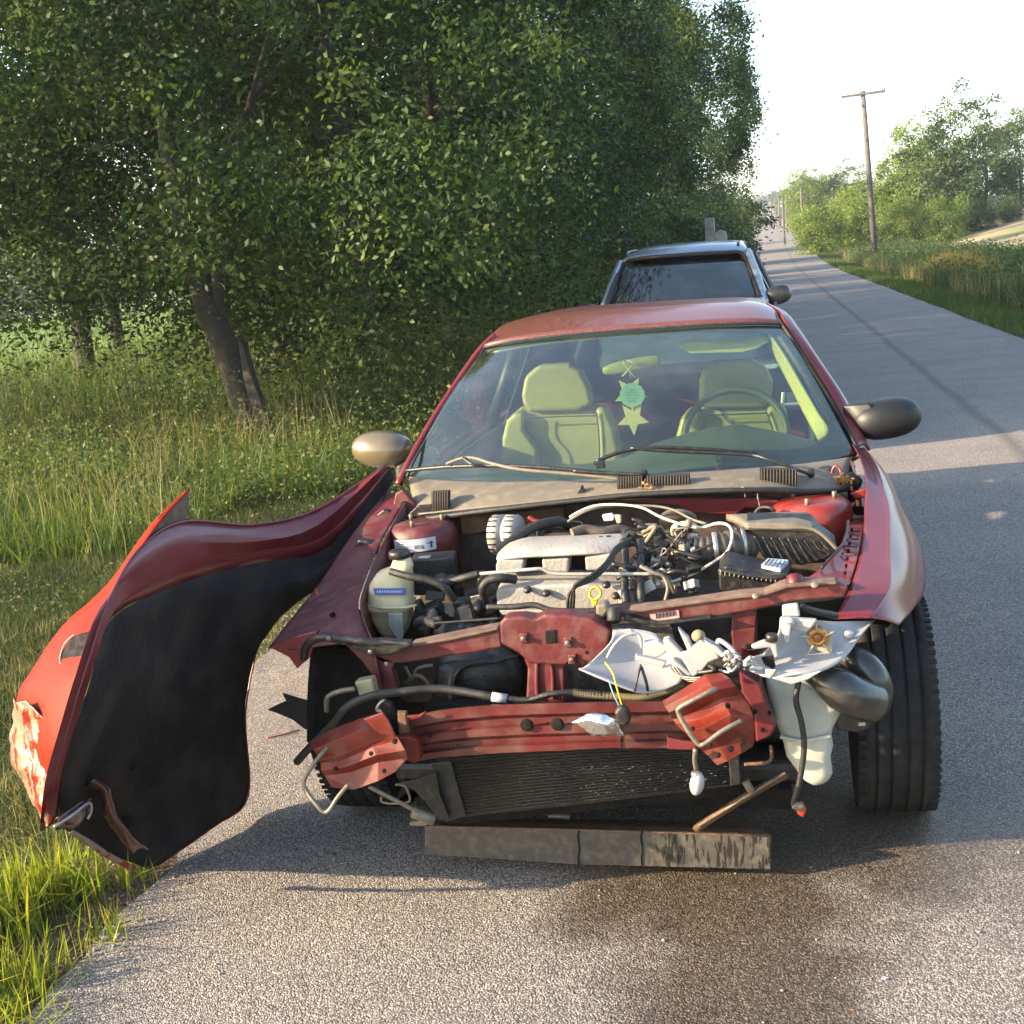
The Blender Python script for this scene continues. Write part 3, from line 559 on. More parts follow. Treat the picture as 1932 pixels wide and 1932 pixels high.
blades('tan_weed_stem', 15000, None, None, (.5, 1.05), (.012, .024), STALK, 33, .25, lambda r, n: clear(r, n, (4.9, 9.0), (16, 85), lambda x, y: np.sin(x*1.9+y*.35)+np.sin(y*.8) > -.7))
blades('golden_weed_patch', 2200, None, None, (.7, 1.25), (.02, .035), GOLD, 10, .25, lambda r, n: (r.normal(5.9, .22, n), r.normal(41, 2.6, n)))
def leafstuff(name, n, size, m, seed, fn, hr):
    r = np.random.RandomState(seed); x, y = fn(r, n); z = gz(x, y)+hr[0]+(hr[1]-hr[0])*r.beta(1.3, 1.6, len(x))
    cl = np.sin(x*3+seed)*np.sin(y*2.3+seed); z = gz(x, y)+(z-gz(x, y))*(1+.35*cl)
    V, T = leafgeo(np.stack([x, y, z], -1), size, r, .1, .55); o = put(name, npmesh(name, V, T, np.repeat(r.beta(1.8, 2, len(x)), 4)), m, smooth=False); tag(o, kind='stuff')
leafstuff('verge_weed_leaf', 22000, .030, VERGE, 21, lambda r, n: clear(r, n, (-7, -2.6), (4.5, 12), lambda x, y: np.sin(x*1.9)+np.sin(y*2.3) > -.3), (.02, .22))
leafstuff('close_brush', 20000, .048, WEED, 28, lambda r, n: clear(r, n, (-8.5, -3.2), (8.8, 14), lambda x, y: np.sin(x*1.7+y*.6)+np.sin(y*1.9-x) > -.5), (.03, .55))
leafstuff('meadow_weed_leaf', 50000, .055, WEED, 22, lambda r, n: clear(r, n, (-14, -2.8), (11, 45), lambda x, y: x < -2.6), (.1, 1.1))
leafstuff('trackside_brush', 70000, .085, WEED, 27, lambda r, n: clear(r, n, (-7, -2.7), (13.2, 62), lambda x, y: x < -2.6-.2*np.sin(y*.9)), (.1, 1.5))
leafstuff('undergrowth', 60000, .13, LEAFB, 24, lambda r, n: clear(r, n, (-13, -5.2), (14.5, 75), lambda x, y: (x < -5.0-.5*np.sin(y)) & (x > -y*.42)), (.1, 2.6))
leafstuff('broad_weed_leaf', 14000, 0.030, VERGE, 25, lambda r, n: clear(r, n, (-11, -3.6), (6.8, 13), lambda x, y: np.sin(x*1.4+1)+np.sin(y*1.3+x) > .1), (.05, .45))
leafstuff('right_weed_leaf', 60000, .12, WEED, 23, lambda r, n: clear(r, n, (5.2, 9.2), (16, 88), lambda x, y: x > 5.0), (.10, .85))
# ================================================================ POLES AND WIRES
def pole(p0, ptop, arm, label, r=.13, arm_y=None, group='utility poles beside the road'):
    t = thing('utility_pole', p0, label, 'utility pole', group)
    a, b = Vector(p0)-Vector((0, 0, .3)), Vector(ptop); v, f = tubegeo([a, a.lerp(b, .5), b], [r*1.15, r, r*.8], 10); put('post', rawmesh(v, f), POLEW, t)
    if arm:
        l, rr = arm; d = (Vector(rr)-Vector(l)); c = (Vector(l)+Vector(rr))/2
        ang = math.atan2(d.z, d.x); box('crossarm', c+Vector((0, -.13, 0)), (d.length, .10, .12), POLEW, t, (0, -ang, 0), .01)
        for e in (.03, .97):
            q = Vector(l).lerp(Vector(rr), e)+Vector((0, -.13, .06)); lathe('insulator', [(.02, 0), (.03, .06), (.06, .09), (.05, .14), (.03, .2), (.02, .22)], q, (0, 0, 1), GREYP, t, 10)
        lathe('insulator', [(.02, 0), (.03, .06), (.06, .09), (.05, .14), (.03, .2)], b, (0, 0, 1), GREYP, t, 10)
        for e in (.2, .8):
            q = Vector(l).lerp(Vector(rr), e); tube('brace', [q+Vector((0, -.2, 0)), a.lerp(b, .91)+Vector((0, -.14, 0))], .018, STEEL, t, seg=1, sides=5)
    return t
pb, pt = P(1652, 470, 70), P(1628, 172, 70); pb.z = float(gz(pb.x, 70))
pole(pb, pt, (P(1587, 184, 70), P(1670, 172, 70)), 'tall leaning wooden power pole with crossarm against the white sky', .15)
small = [(1478, 120, 1.0, 372, 'pale thin utility pole nearest the far left side of the distant road'), (1513, 122, .3, 353, 'thin pole in front of the hazy trees'), (1484, 160, 1, 366, 'second pale pole beside the distant road'),
         (1471, 200, 1, 372, 'third small pole beyond the two pale ones'), (1464, 260, 1, 372, 'fourth tiny pole on the distant rise'), (1456, 330, 1, 372, 'farthest tiny pole at the road end')]
tops = []
for px, Y, k, ty, lab in small:
    a = P(px, 400, Y); z = float(gz(a.x, Y)); b = P(px-2, ty, Y)
    if b.z < z+3.5: b.z = z+6
    pole((a.x, Y, z), b, None, lab, .10 if Y < 200 else .14); tops.append(b)
for k, dx in enumerate((-1.25, 1.25, 0)):
    s = Vector(P(1628, 172, 70))+Vector((dx, 0, .15)); pts = [s]; last = s
    for b in [tops[1], tops[3], tops[5]]:
        q = Vector(b)+Vector((dx*.5, 0, .1)); pts += [last.lerp(q, .5)-Vector((0, 0, (q-last).length*.012)), q]; last = q
    o = tube('power_line', pts, .018, RUBBER, None, seg=6, sides=4); tag(o, ['left overhead wire running from the tall pole', 'right overhead wire running from the tall pole', 'middle overhead wire running from the pole top'][k], 'wire', 'overhead wires')
# stone post beyond the blue car, at the tree row
gp = thing('stone_post', (P(1338, 440, 26).x, 26, 0), 'pale grey stone post under the trees behind the blue car', 'post')
prism('shaft', [(1329, 412), (1347, 410), (1350, 470), (1331, 472)], 26, .3, mat('grey_stone', (.28, .25, .22), .9, 0, .3, 6, .5, 20), gp, bevel=.02)
prism('cap_stone', [(1349, 440), (1358, 433), (1368, 436), (1372, 447), (1370, 458), (1350, 458)], 26, .3, mat('pale_stone', (.33, .30, .28), .9, 0, .3, 6, .5, 20), gp, bevel=.02)
# ================================================================ BLUE ESTATE CAR / MINIVAN BEHIND
sv = thing('parked_minivan', (-.72, 11.6, 0), 'blue grey minivan with roof rack parked close behind the wrecked red car', 'minivan')
SY = 11.9
ftop = [(1172, 500, 11.9), (1200, 489, 11.8), (1290, 482, 11.75), (1360, 478, 11.8), (1410, 479, 11.85)]   # windshield top, px
fbot = [(1140, 582, 11.05), (1190, 590, 10.9), (1290, 588, 10.85), (1380, 582, 10.9), (1440, 572, 11.05)]
w_ = lambda L, c=cN: [P(*c(a, b), y) for a, b, y in L]
loft('windshield', [w_(fbot), w_(ftop)], DGLASS, sv, solid=.004, nv=5)
rf2 = [v+Vector((0, .5, .05)) for v in w_([(1180, 494, 11.9), (1210, 479, 11.8), (1290, 471, 11.75), (1360, 467, 11.8), (1400, 468, 11.85)])]
loft('roof', [w_([(1165, 500, 11.9), (1200, 486, 11.8), (1290, 479, 11.75), (1360, 475, 11.8), (1416, 478, 11.85)]), rf2, [v+Vector((0, 2.2, -.02)) for v in rf2], [v+Vector((0, 3.0, -.25)) for v in rf2]], SUVP, sv, solid=.02)
tube('pillar', [v for v in w_([(1170, 497, 11.9), (1155, 535, 11.45), (1138, 582, 11.05)])], .035, SUVP, sv, sides=8)
tube('pillar', [v for v in w_([(1411, 475, 11.85), (1428, 520, 11.45), (1443, 572, 11.05)])], .04, SUVP, sv, sides=8)
tube('windshield_seal', w_([(1141, 582, 11.0), (1158, 535, 11.4), (1176, 500, 11.85), (1205, 488, 11.75), (1290, 481, 11.7), (1362, 477, 11.75), (1402, 480, 11.8), (1422, 525, 11.4), (1436, 572, 11.0)]), .022, RUBBER, sv, sides=6)
# sides of body
for s, xx in ((-1, None), (1, None)):
    a0 = P(1138, 582, 11.05) if s < 0 else P(1443, 572, 11.05); a1 = P(1168, 500, 11.9) if s < 0 else P(1414, 478, 11.85)
    ox = Vector((s*.10, 0, 0)); b0 = a0+Vector((s*.03, 0, 0)); rear = Vector((0, 3.3, 0))
    loft('side_panel', [[b0+Vector((s*.06, -1.0, -.25)), b0+Vector((s*.06, 0, -.0)), b0+Vector((s*.06, 1.6, 0)), b0+Vector((s*.02, 3.6, 0))], [b0+Vector((s*.1, -1.3, -.5)), b0+Vector((s*.12, 0, -.45)), b0+Vector((s*.12, 1.6, -.45)), b0+Vector((s*.08, 3.8, -.45))], [b0+Vector((s*.04, -1.3, -.95)), b0+Vector((s*.06, 0, -1.0)), b0+Vector((s*.06, 1.6, -1.0)), b0+Vector((s*.04, 3.8, -1.0))]], SUVP, sv, solid=.03)
    loft('side_window', [[b0+Vector((s*.05, .1, .02)), b0+Vector((s*.05, 1.6, .02)), b0+Vector((s*.02, 3.4, .02))], [a1+Vector((s*.02, .1, -.03)), a1+Vector((s*.02, 1.3, .0)), a1+Vector((0, 2.9, -.08))]], DGLASS, sv, solid=.005)
    for yy in (1.2, 2.4): tube('window_pillar', [b0+Vector((s*.055, yy, 0)), a1+Vector((s*.03, yy-.5, -.01))], .03, BLACKP, sv, seg=1)
    for wy in (11.0-.45, 11.0+2.5):
        c = Vector((b0.x+s*.02, wy, .33)); wh = lathe('wheel', [(.2, -.10), (.31, -.10), (.33, -.07), (.33, .07), (.31, .10), (.2, .10)], c, (1, 0, 0), TYRE, sv, 28)
        lathe('rim', [(.02, 0), (.19, .0), (.2, .105*1)], c, (s, 0, 0), ALU2, wh, 20)
p0 = P(1138, 582, 11.05); p1 = P(1443, 572, 11.05); cx = (p0.x+p1.x)/2; hw = (p1.x-p0.x)/2
loft('hood', [[Vector((cx-hw, 11.0, p0.z-.02)), Vector((cx, 10.85, p0.z)), Vector((cx+hw, 11.0, p0.z-.02))], [Vector((cx-hw*.95, 10.3, .98)), Vector((cx, 10.15, 1.03)), Vector((cx+hw*.95, 10.3, .98))], [Vector((cx-hw*.85, 9.85, .75)), Vector((cx, 9.7, .8)), Vector((cx+hw*.85, 9.85, .75))]], SUVP, sv, solid=.02)
box('front_bumper', (cx, 9.95, .55), (hw*1.95, .3, .42), SUVP, sv, bevel=.08, seg=4)
for s in (-1, 1): box('headlight', (cx+s*hw*.75, 9.88, .72), (.34, .2, .14), GREYP, sv, bevel=.04)
box('underbody', (cx, 12.4, .45), (hw*1.9, 4.6, .3), BLACKP, sv)
box('tailgate', (cx, 14.75, .95), (hw*1.8, .12, 1.0), SUVP, sv, bevel=.04)
# mirrors
ellip('door_mirror', P(1468, 556, 11.2), (.115, .07, .085), MIRP, sv, (0, -.2, 0), .75)
tube('mirror_arm', w_([(1440, 573, 11.2), (1452, 567, 11.2), (1463, 560, 11.2)]), .03, MIRP, sv)
ellip('door_mirror', P(1104, 584, 11.3), (.10, .07, .055), MIRP, sv, (0, 0, 0), .8)
# roof rack
for s, (x0, y0, x1, y1) in ((-1, (1172, 492, 1184, 480)), (1, (1392, 464, 1398, 476))):
    base = P(1182, 488, 11.95) if s < 0 else P(1393, 470, 11.95)
    tube('roof_rail', [base+Vector((0, 0, -.01)), base+Vector((0, .12, .05)), base+Vector((0, 1.0, .065)), base+Vector((0, 2.0, .05))], .016, BLACKP, sv)
a, b = P(1180, 478, 12.3), P(1392, 463, 12.3)
tube('rack_crossbar', [a, a.lerp(b, .5)+Vector((0, 0, .012)), b], .014, BLACKP, sv)
for k in range(4):
    q = a.lerp(b, .2+.2*k)+Vector((0, -.2, -.05)); tube('roof_slat_tip', [q, q+Vector((.03, .05, .015))], .007, ALU2, sv, seg=1, sides=5)
# dim interior
box('interior', (cx, 12.6, .85), (hw*1.7, 2.6, .55), CARPET, sv, bevel=.02)
for s in (-1, 1): ellip('seat', (cx+s*.38, 12.2, 1.15), (.24, .12, .32), CARPET, sv, ex=.7)
tube('steering_wheel', [(cx+.38+.18*math.cos(a), 11.55, 1.12+.17*math.sin(a)) for a in np.linspace(0, 2*math.pi, 16, endpoint=False)], .014, BLACKP, sv, closed=True, seg=2)
# ================================================================ THE WRECKED RED CAR
CX = -.54
car = thing('wrecked_car', (CX, 3.61, 0), 'maroon sedan with its hood, bumper and lights torn off and the engine exposed', 'car')
# ---- roof
rfr = [(914, 653, 4.98), (960, 643, 4.94), (1047, 632, 4.91), (1150, 623, 4.90), (1236, 617, 4.9), (1330, 611, 4.91), (1420, 608, 4.94), (1473, 610, 4.98)]
rmid = [(930, 632, 5.2), (962, 618, 5.2), (1050, 600, 5.2), (1150, 588, 5.2), (1236, 582, 5.2), (1330, 576, 5.2), (1415, 574, 5.2), (1462, 584, 5.2)]
rtop = [(948, 618, 5.5), (970, 607, 5.5), (1050, 589, 5.5), (1150, 580, 5.5), (1236, 575, 5.5), (1330, 570, 5.5), (1410, 568, 5.5), (1450, 575, 5.5)]
r3 = [v+Vector((0, .6, -.015)) for v in w_(rtop)]; r4 = [v+Vector((0, 1.0, -.06)) for v in w_(rtop)]
loft('roof', [w_(rfr), w_(rmid), w_(rtop), r3, r4], ROOFP, car, nu=4, nv=4, solid=.01)
# ---- windshield
wbot = [(768, 895, 4.42), (850, 912, 4.3), (950, 916, 4.22), (1080, 913, 4.17), (1200, 905, 4.15), (1350, 894, 4.17), (1500, 880, 4.27), (1612, 856, 4.42)]
mid = [(w_(wbot)[i]+w_(rfr)[i])/2+Vector((0, -.035, .02)) for i in range(8)]
loft('windshield', [w_(wbot), mid, [v+Vector((0, .0, -.004)) for v in w_(rfr)]], GLASS, car, nu=4, nv=5, solid=.0)
# frit band + seals
def band(name, outer, inner, m, Yo=.0):
    loft(name, [[v+Vector((0, Yo, 0)) for v in w_(outer)], [v+Vector((0, Yo, 0)) for v in w_(inner)]], m, car, nv=1, solid=.002)
band('windshield_border', [(1476, 612, 5.0), (1530, 690, 4.85), (1575, 765, 4.67), (1616, 843, 4.45), (1605, 868, 4.42), (1540, 884, 4.35), (1440, 893, 4.27), (1350, 898, 4.2)],
     [(1452, 618, 5.0), (1500, 690, 4.86), (1545, 760, 4.68), (1565, 805, 4.55), (1550, 835, 4.48), (1500, 848, 4.37), (1430, 850, 4.3), (1350, 852, 4.24)], BLACKP, .012)
band('windshield_border', [(1473, 611, 5.0), (1330, 612, 4.93), (1236, 618, 4.92), (1047, 634, 4.93), (914, 655, 5.0)], [(1470, 630, 4.97), (1330, 628, 4.9), (1236, 632, 4.89), (1047, 648, 4.9), (925, 668, 4.95)], mat('tinted_band', (.05, .06, .045), .4), .012)
loft('pillar_trim', [w_([(1449, 626, 5.0), (1480, 670, 4.9), (1515, 730, 4.78), (1545, 780, 4.68), (1562, 805, 4.6), (1560, 822, 4.56), (1545, 830, 4.54)]), w_([(1455, 640, 5.06), (1465, 675, 4.98), (1493, 730, 4.86), (1518, 780, 4.76), (1533, 808, 4.68), (1540, 822, 4.62), (1543, 829, 4.58)])], TRIM, car, solid=.01)
# A pillars, seals
lpil = [(934, 634, 5.05), (905, 663, 4.98), (860, 727, 4.84), (815, 797, 4.66), (775, 868, 4.48), (752, 915, 4.4)]
tube('front_pillar', w_(lpil), .016, PAINT, car, sides=8)
tube('windshield_seal', w_([(914, 658, 4.96), (866, 733, 4.80), (822, 800, 4.62), (783, 866, 4.44), (768, 900, 4.40)]), .006, RUBBER, car, sides=6)
loft('front_pillar', [w_([(1445, 574, 5.3), (1470, 590, 5.12), (1480, 609, 4.98), (1535, 695, 4.83), (1580, 770, 4.65), (1618, 843, 4.45)]), w_([(1452, 576, 5.35), (1483, 592, 5.14), (1500, 615, 5.02), (1548, 687, 4.86), (1594, 757, 4.70), (1632, 838, 4.5)]), w_([(1455, 580, 5.45), (1487, 598, 5.25), (1508, 625, 5.12), (1556, 698, 4.96), (1602, 770, 4.8), (1640, 850, 4.6)])], PAINT, car, solid=.012)
tube('windshield_seal', w_([(1456, 582, 5.25), (1475, 611, 4.97), (1532, 698, 4.81), (1577, 772, 4.63), (1618, 848, 4.43), (1612, 866, 4.4), (1560, 885, 4.33)]), .006, RUBBER, car, sides=6)
tube('windshield_seal', [v+Vector((0, -.008, .0)) for v in w_([(a_, b_+2, c_-.01) for a_, b_, c_ in rfr])], .0055, RUBBER, car, sides=6)
tube('window_frame', w_([(1460, 585, 5.6), (1500, 625, 5.3), (1560, 712, 5.02), (1600, 770, 4.88)]), .012, BLACKP, car)
# ---- body sides, doors, rear
ZB = .94
for s in (-1, 1):
    xo = CX+s*.865; xt = CX+s*.80
    def R(y, x, z): return Vector((x, y, z))
    loft('front_door', [[R(4.55, xt-s*.02, ZB), R(5.0, xt, ZB), R(5.7, xt, ZB+.01)], [R(4.5, xo-s*.03, .75), R(5.0, xo-s*.01, .75), R(5.7, xo-s*.01, .75)], [R(4.5, xo-s*.02, .45), R(5.0, xo, .45), R(5.7, xo, .45)], [R(4.5, xo-s*.06, .2), R(5.0, xo-s*.05, .2), R(5.7, xo-s*.05, .2)]], PAINT, car, solid=.02)
    loft('door_trim', [[R(4.6, xt-s*.06, ZB), R(5.1, xt-s*.05, ZB), R(5.7, xt-s*.05, ZB), R(6.7, xt-s*.08, ZB)], [R(4.6, xt-s*.07, .4), R(5.1, xt-s*.06, .4), R(5.7, xt-s*.06, .4), R(6.7, xt-s*.09, .4)]], DASHM, car, solid=.01)
    loft('rear_door', [[R(5.715, xt, ZB+.01), R(6.2, xt, ZB+.02), R(6.7, xt-s*.03, ZB+.03)], [R(5.715, xo-s*.01, .75), R(6.2, xo-s*.01, .75), R(6.7, xo-s*.02, .75)], [R(5.715, xo, .45), R(6.2, xo, .45), R(6.7, xo-s*.01, .5)], [R(5.715, xo-s*.05, .2), R(6.2, xo-s*.05, .2), R(6.5, xo-s*.05, .25)]], PAINT, car, solid=.02)
    loft('rear_quarter', [[R(6.715, xt-s*.03, ZB+.03), R(7.2, xt-s*.08, 1.0), R(7.95, xt-s*.12, .95)], [R(6.715, xo-s*.02, .75), R(7.2, xo, .75), R(7.95, xo-s*.1, .7)], [R(6.9, xo, .62), R(7.3, xo, .45), R(7.95, xo-s*.12, .3)]], PAINT, car, solid=.02)
    loft('front_door_glass', [[R(4.62, xt-s*.02, ZB), R(5.1, xt-s*.01, ZB), R(5.68, xt-s*.01, ZB)], [R(4.98, CX+s*.60, 1.34), R(5.3, CX+s*.6, 1.36), R(5.68, CX+s*.6, 1.37)]], SGLASS, car, solid=0)
    tube('middle_pillar', [R(5.71, xt-s*.01, ZB), R(5.71, CX+s*.61, 1.37)], .03, BLACKP, car, seg=1)
    loft('rear_pillar', [[R(6.9, xt-s*.06, 1.0), R(6.55, CX+s*.66, 1.2), R(6.15, CX+s*.6, 1.36)], [R(7.2, xt-s*.1, 1.02), R(6.85, CX+s*.6, 1.2), R(6.5, CX+s*.52, 1.36)]], PAINT, car, solid=.02)
    loft('rear_pillar_trim', [[R(5.75, xt-s*.05, .90), R(6.3, xt-s*.09, .95), R(6.75, xt-s*.14, 1.0), R(7.3, xt-s*.2, .98)], [R(5.9, CX+s*.585, 1.33), R(6.2, CX+s*.57, 1.33), R(6.4, CX+s*.55, 1.30), R(6.7, CX+s*.52, 1.22)]], CARPET, car, solid=.01)
    wr = lathe('rear_wheel', [(.2, -.10), (.30, -.105), (.32, -.08), (.32, .08), (.30, .105), (.2, .10)], (CX+s*.75, 3.61+2.72, .315), (1, 0, 0), TYRE, car, 32)
    lathe('rim', [(.02, .02), (.19, .03), (.2, .106)], (CX+s*.75, 6.33, .315), (s, 0, 0), ALU2, wr, 24)
loft('trunk_lid', [[(CX-.6, 7.1, .97), (CX, 7.0, 1.0), (CX+.6, 7.1, .97)], [(CX-.62, 7.6, .98), (CX, 7.6, .98), (CX+.62, 7.6, .98)], [(CX-.6, 8.0, .9), (CX, 8.1, .93), (CX+.6, 8.0, .9)], [(CX-.6, 8.05, .5), (CX, 8.15, .5), (CX+.6, 8.05, .5)]], PAINT, car, solid=.02)
loft('rear_window', [[(CX-.56, 6.45, 1.36), (CX, 6.4, 1.38), (CX+.56, 6.45, 1.36)], [(CX-.62, 7.1, .97), (CX, 7.0, 1.0), (CX+.62, 7.1, 1.02)]], DGLASS, car, solid=0)
box('rear_bumper', (CX, 8.15, .45), (1.62, .2, .4), PAINT, car, bevel=.05, seg=3)
box('floor_pan', (CX, 5.9, .28), (1.55, 3.9, .1), CARPET, car)
box('rear_shelf', (CX, 6.8, .95), (1.42, .62, .05), CARPET, car)
box('rear_headrest', (CX-.36, 6.52, 1.03), (.26, .1, .16), CARPET, car, bevel=.03, seg=3)
box('rear_headrest', (CX+.36, 6.52, 1.03), (.26, .1, .16), CARPET, car, bevel=.03, seg=3)
box('rear_seat', (CX, 6.35, .62), (1.2, .18, .4), CARPET, car, (-.3, 0, 0), .05, seg=3)
box('rear_seat_cushion', (CX, 6.0, .45), (1.2, .5, .15), LEATHER, car, bevel=.05, seg=3)
loft('headliner', [[v+Vector((0, .04, -.03)) for v in w_(rfr)], [v+Vector((0, 0, -.03)) for v in w_(rtop)], [v+Vector((0, 0, -.03)) for v in r4]], mat('headliner_cloth', (.08, .09, .08), .9), car, solid=.004)
# ---- seats
def seat(cv, head, back, Yb, bol):
    b = prism('seat', back, Yb, .13, LEATHER, car, cv, bevel=.035, seg=4, dz=.03)
    prism('headrest', head, Yb-.03, .10, LEATHER, b, cN, bevel=.03, seg=4)
    for bb in bol: prism('bolster', bb, Yb-.05, .14, LEATHER, b, cN, bevel=.03, seg=4)
    return b
f2 = lambda L, c: [c(*p) for p in L]
sL = seat(cF, f2([(1140, 640), (1160, 530), (1240, 462), (1420, 455), (1490, 495), (1545, 600), (1560, 700), (1480, 735), (1190, 745), (1150, 705)], cF), [(1060, 1180), (1060, 800), (1130, 748), (1340, 742), (1560, 735), (1640, 760), (1690, 1180)], 5.35,
          [f2([(1020, 1180), (1025, 900), (1050, 790), (1105, 738), (1160, 745), (1160, 850), (1240, 960), (1250, 1180)], cF), f2([(1580, 1180), (1600, 1000), (1590, 830), (1575, 712), (1640, 715), (1690, 830), (1720, 960), (1730, 1180)], cF)])
sR = seat(cG, f2([(655, 600), (657, 500), (675, 430), (740, 392), (940, 385), (1010, 420), (1045, 500), (1040, 590), (1000, 638), (670, 640)], cG), [(560, 1000), (580, 700), (640, 655), (840, 650), (1030, 640), (1100, 680), (1120, 1000)], 5.35,
          [f2([(520, 1000), (535, 790), (560, 700), (605, 645), (665, 645), (665, 760), (640, 1000)], cG), f2([(1040, 1000), (1050, 760), (1005, 640), (1060, 615), (1115, 645), (1132, 740), (1150, 1000)], cG)])
for S_, cv_, L_ in ((sL, cF, [[(1160, 752), (1165, 850), (1245, 960), (1250, 1150)], [(1585, 742), (1598, 860), (1602, 1000), (1590, 1150)], [(1165, 775), (1370, 765), (1585, 760)]]), (sR, cG, [[(668, 655), (668, 760), (642, 900)], [(1008, 650), (1045, 760), (1040, 900)], [(668, 675), (840, 668), (1010, 662)]])):
    for q_ in L_: tube('seat_seam', [(x, y, 5.292) for x, y in q_], .0035, CARPET, S_, cv_, sides=5)
for k, cc in enumerate((-.88, -.2)): box('seat_cushion', (cc, 5.1, .55), (.5, .5, .16), LEATHER, car, bevel=.05, seg=3)
for s_, (x0, y0) in ((0, (1085, 779)), (1, (1388, 770))): pass
# ---- dash, wheel, visor
loft('dashboard', [w_([(790, 905, 4.42), (950, 915, 4.3), (1150, 905, 4.25), (1300, 885, 4.28), (1450, 872, 4.32), (1580, 850, 4.5)]), w_([(800, 885, 4.65), (950, 885, 4.65), (1150, 872, 4.62), (1240, 838, 4.6), (1390, 806, 4.6), (1555, 838, 4.65)]), [v+Vector((0, .12, -.08)) for v in w_([(800, 885, 4.68), (950, 885, 4.68), (1150, 875, 4.66), (1240, 842, 4.64), (1390, 810, 4.64), (1555, 840, 4.68)])], [v+Vector((0, .10, -.4)) for v in w_([(800, 885, 4.7), (950, 885, 4.7), (1150, 880, 4.7), (1240, 855, 4.7), (1390, 820, 4.7), (1555, 850, 4.7)])]], DASHM, car, solid=.01)
wc = P(*cG(850, 775), 4.86); sa, ca = math.sin(.42), math.cos(.42)
sw = tube('steering_wheel', [wc+Vector((.2*math.cos(a), .2*math.sin(a)*sa, .185*math.sin(a)*ca)) for a in np.linspace(0, 2*math.pi, 20, endpoint=False)], .0145, DASHM, car, closed=True, seg=2, sides=10)
ellip('wheel_hub', wc-Vector((0, 0, .03)), (.08, .03, .07), DASHM, sw, ex=.7)
tube('spoke', [wc+Vector((-.19, 0, -.03)), wc+Vector((0, 0, -.03)), wc+Vector((.19, 0, -.03))], .014, DASHM, sw)
prism('sun_visor', [(555, 318), (620, 292), (900, 300), (1000, 285), (1025, 292), (960, 325), (880, 345), (610, 350)], 5.0, .012, TRIM, car, cG, dz=.02, dx=0)
ellip('rear_view_mirror', P(*cG(305, 412), 4.86), (.12, .02, .026), LEATHER, car, (0, -.13, 0), .7)
# ---- ornament
orn = thing('hanging_ornament', P(*cG(300, 400), 4.84), 'two cream stars with a turquoise disc hanging from the rear view mirror', 'ornament')
def star(cx_, cy_, r, Y, rot, name, m, pts=5, inner=.45, th=.003):
    L = [(cx_+math.sin(rot+math.pi*i/pts)*(r if i % 2 == 0 else r*inner), cy_-math.cos(rot+math.pi*i/pts)*(r if i % 2 == 0 else r*inner)*1.05) for i in range(2*pts)]
    return prism(name, L, Y, th, m, orn, cG, bevel=.0008)
star(300, 560, 92, 4.80, .5, 'upper_star', CREAM); star(312, 690, 88, 4.803, .55, 'lower_star', CREAM)
dk = prism('turquoise_disc', [(308+64*(1+.06*(i % 2))*math.cos(i*math.pi/12), 568+62*(1+.06*(i % 2))*math.sin(i*math.pi/12)) for i in range(24)], 4.795, .003, CYAN, orn, cG, bevel=.0006)
for k, (x0, x1, yy) in enumerate(((280, 330, 540), (272, 340, 555), (270, 345, 570), (278, 335, 585), (290, 325, 600))):
    tube('written_line', [(x0+(x1-x0)*i/8, yy-3+3*((i*7+k) % 3), 4.794) for i in range(9)], .0009, BLUEL, dk, cG, seg=2, sides=4)
tube('ribbon', [(255, 470, 4.8), (290, 435, 4.79), (310, 400, 4.8), (275, 385, 4.82), (262, 400, 4.8), (300, 450, 4.79), (320, 475, 4.8)], .003, CREAM, orn, cG, sides=5)
tube('ribbon', [(300, 400, 4.83), (297, 440, 4.8), (300, 480, 4.8)], .0025, STEEL, orn, cG, sides=5)
# ---- mirrors
rm = P(*cG(1638, 690), 4.62)
MIRD = mat('shaded_mirror_cap', (.007, .007, .008), .5, 0, .15, 12, .05, 300)  # same cap coloured near black for the mirror in shade
MIRL = mat('dusty_sunlit_mirror_cap', (.11, .088, .05), .30, 0, .1, 12, .05, 300, coat=.9)  # dusty cap, its sunlit brightness put into the base colour
mr_ = ellip('door_mirror', rm, (.125, .085, .074), MIRD, car, (0, -.10, .12), .85, nu=32, nv=20)
loft('mirror_arm', [w_([(1425, 620, 4.62), (1440, 690, 4.62), (1490, 800, 4.6)], cG), w_([(1470, 620, 4.6), (1500, 690, 4.58), (1525, 800, 4.58)], cG), w_([(1560, 610, 4.58), (1590, 690, 4.56), (1555, 745, 4.56)], cG)], MIRD, car, solid=.03)
lm_ = P(722, 847, 4.62)
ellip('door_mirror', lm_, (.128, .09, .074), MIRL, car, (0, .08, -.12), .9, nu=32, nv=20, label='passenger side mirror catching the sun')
loft('mirror_arm', [w_([(742, 860, 4.6), (750, 885, 4.58), (755, 905, 4.55)]), w_([(770, 850, 4.6), (773, 870, 4.57), (768, 895, 4.5)])], MIRP, car, solid=.03)
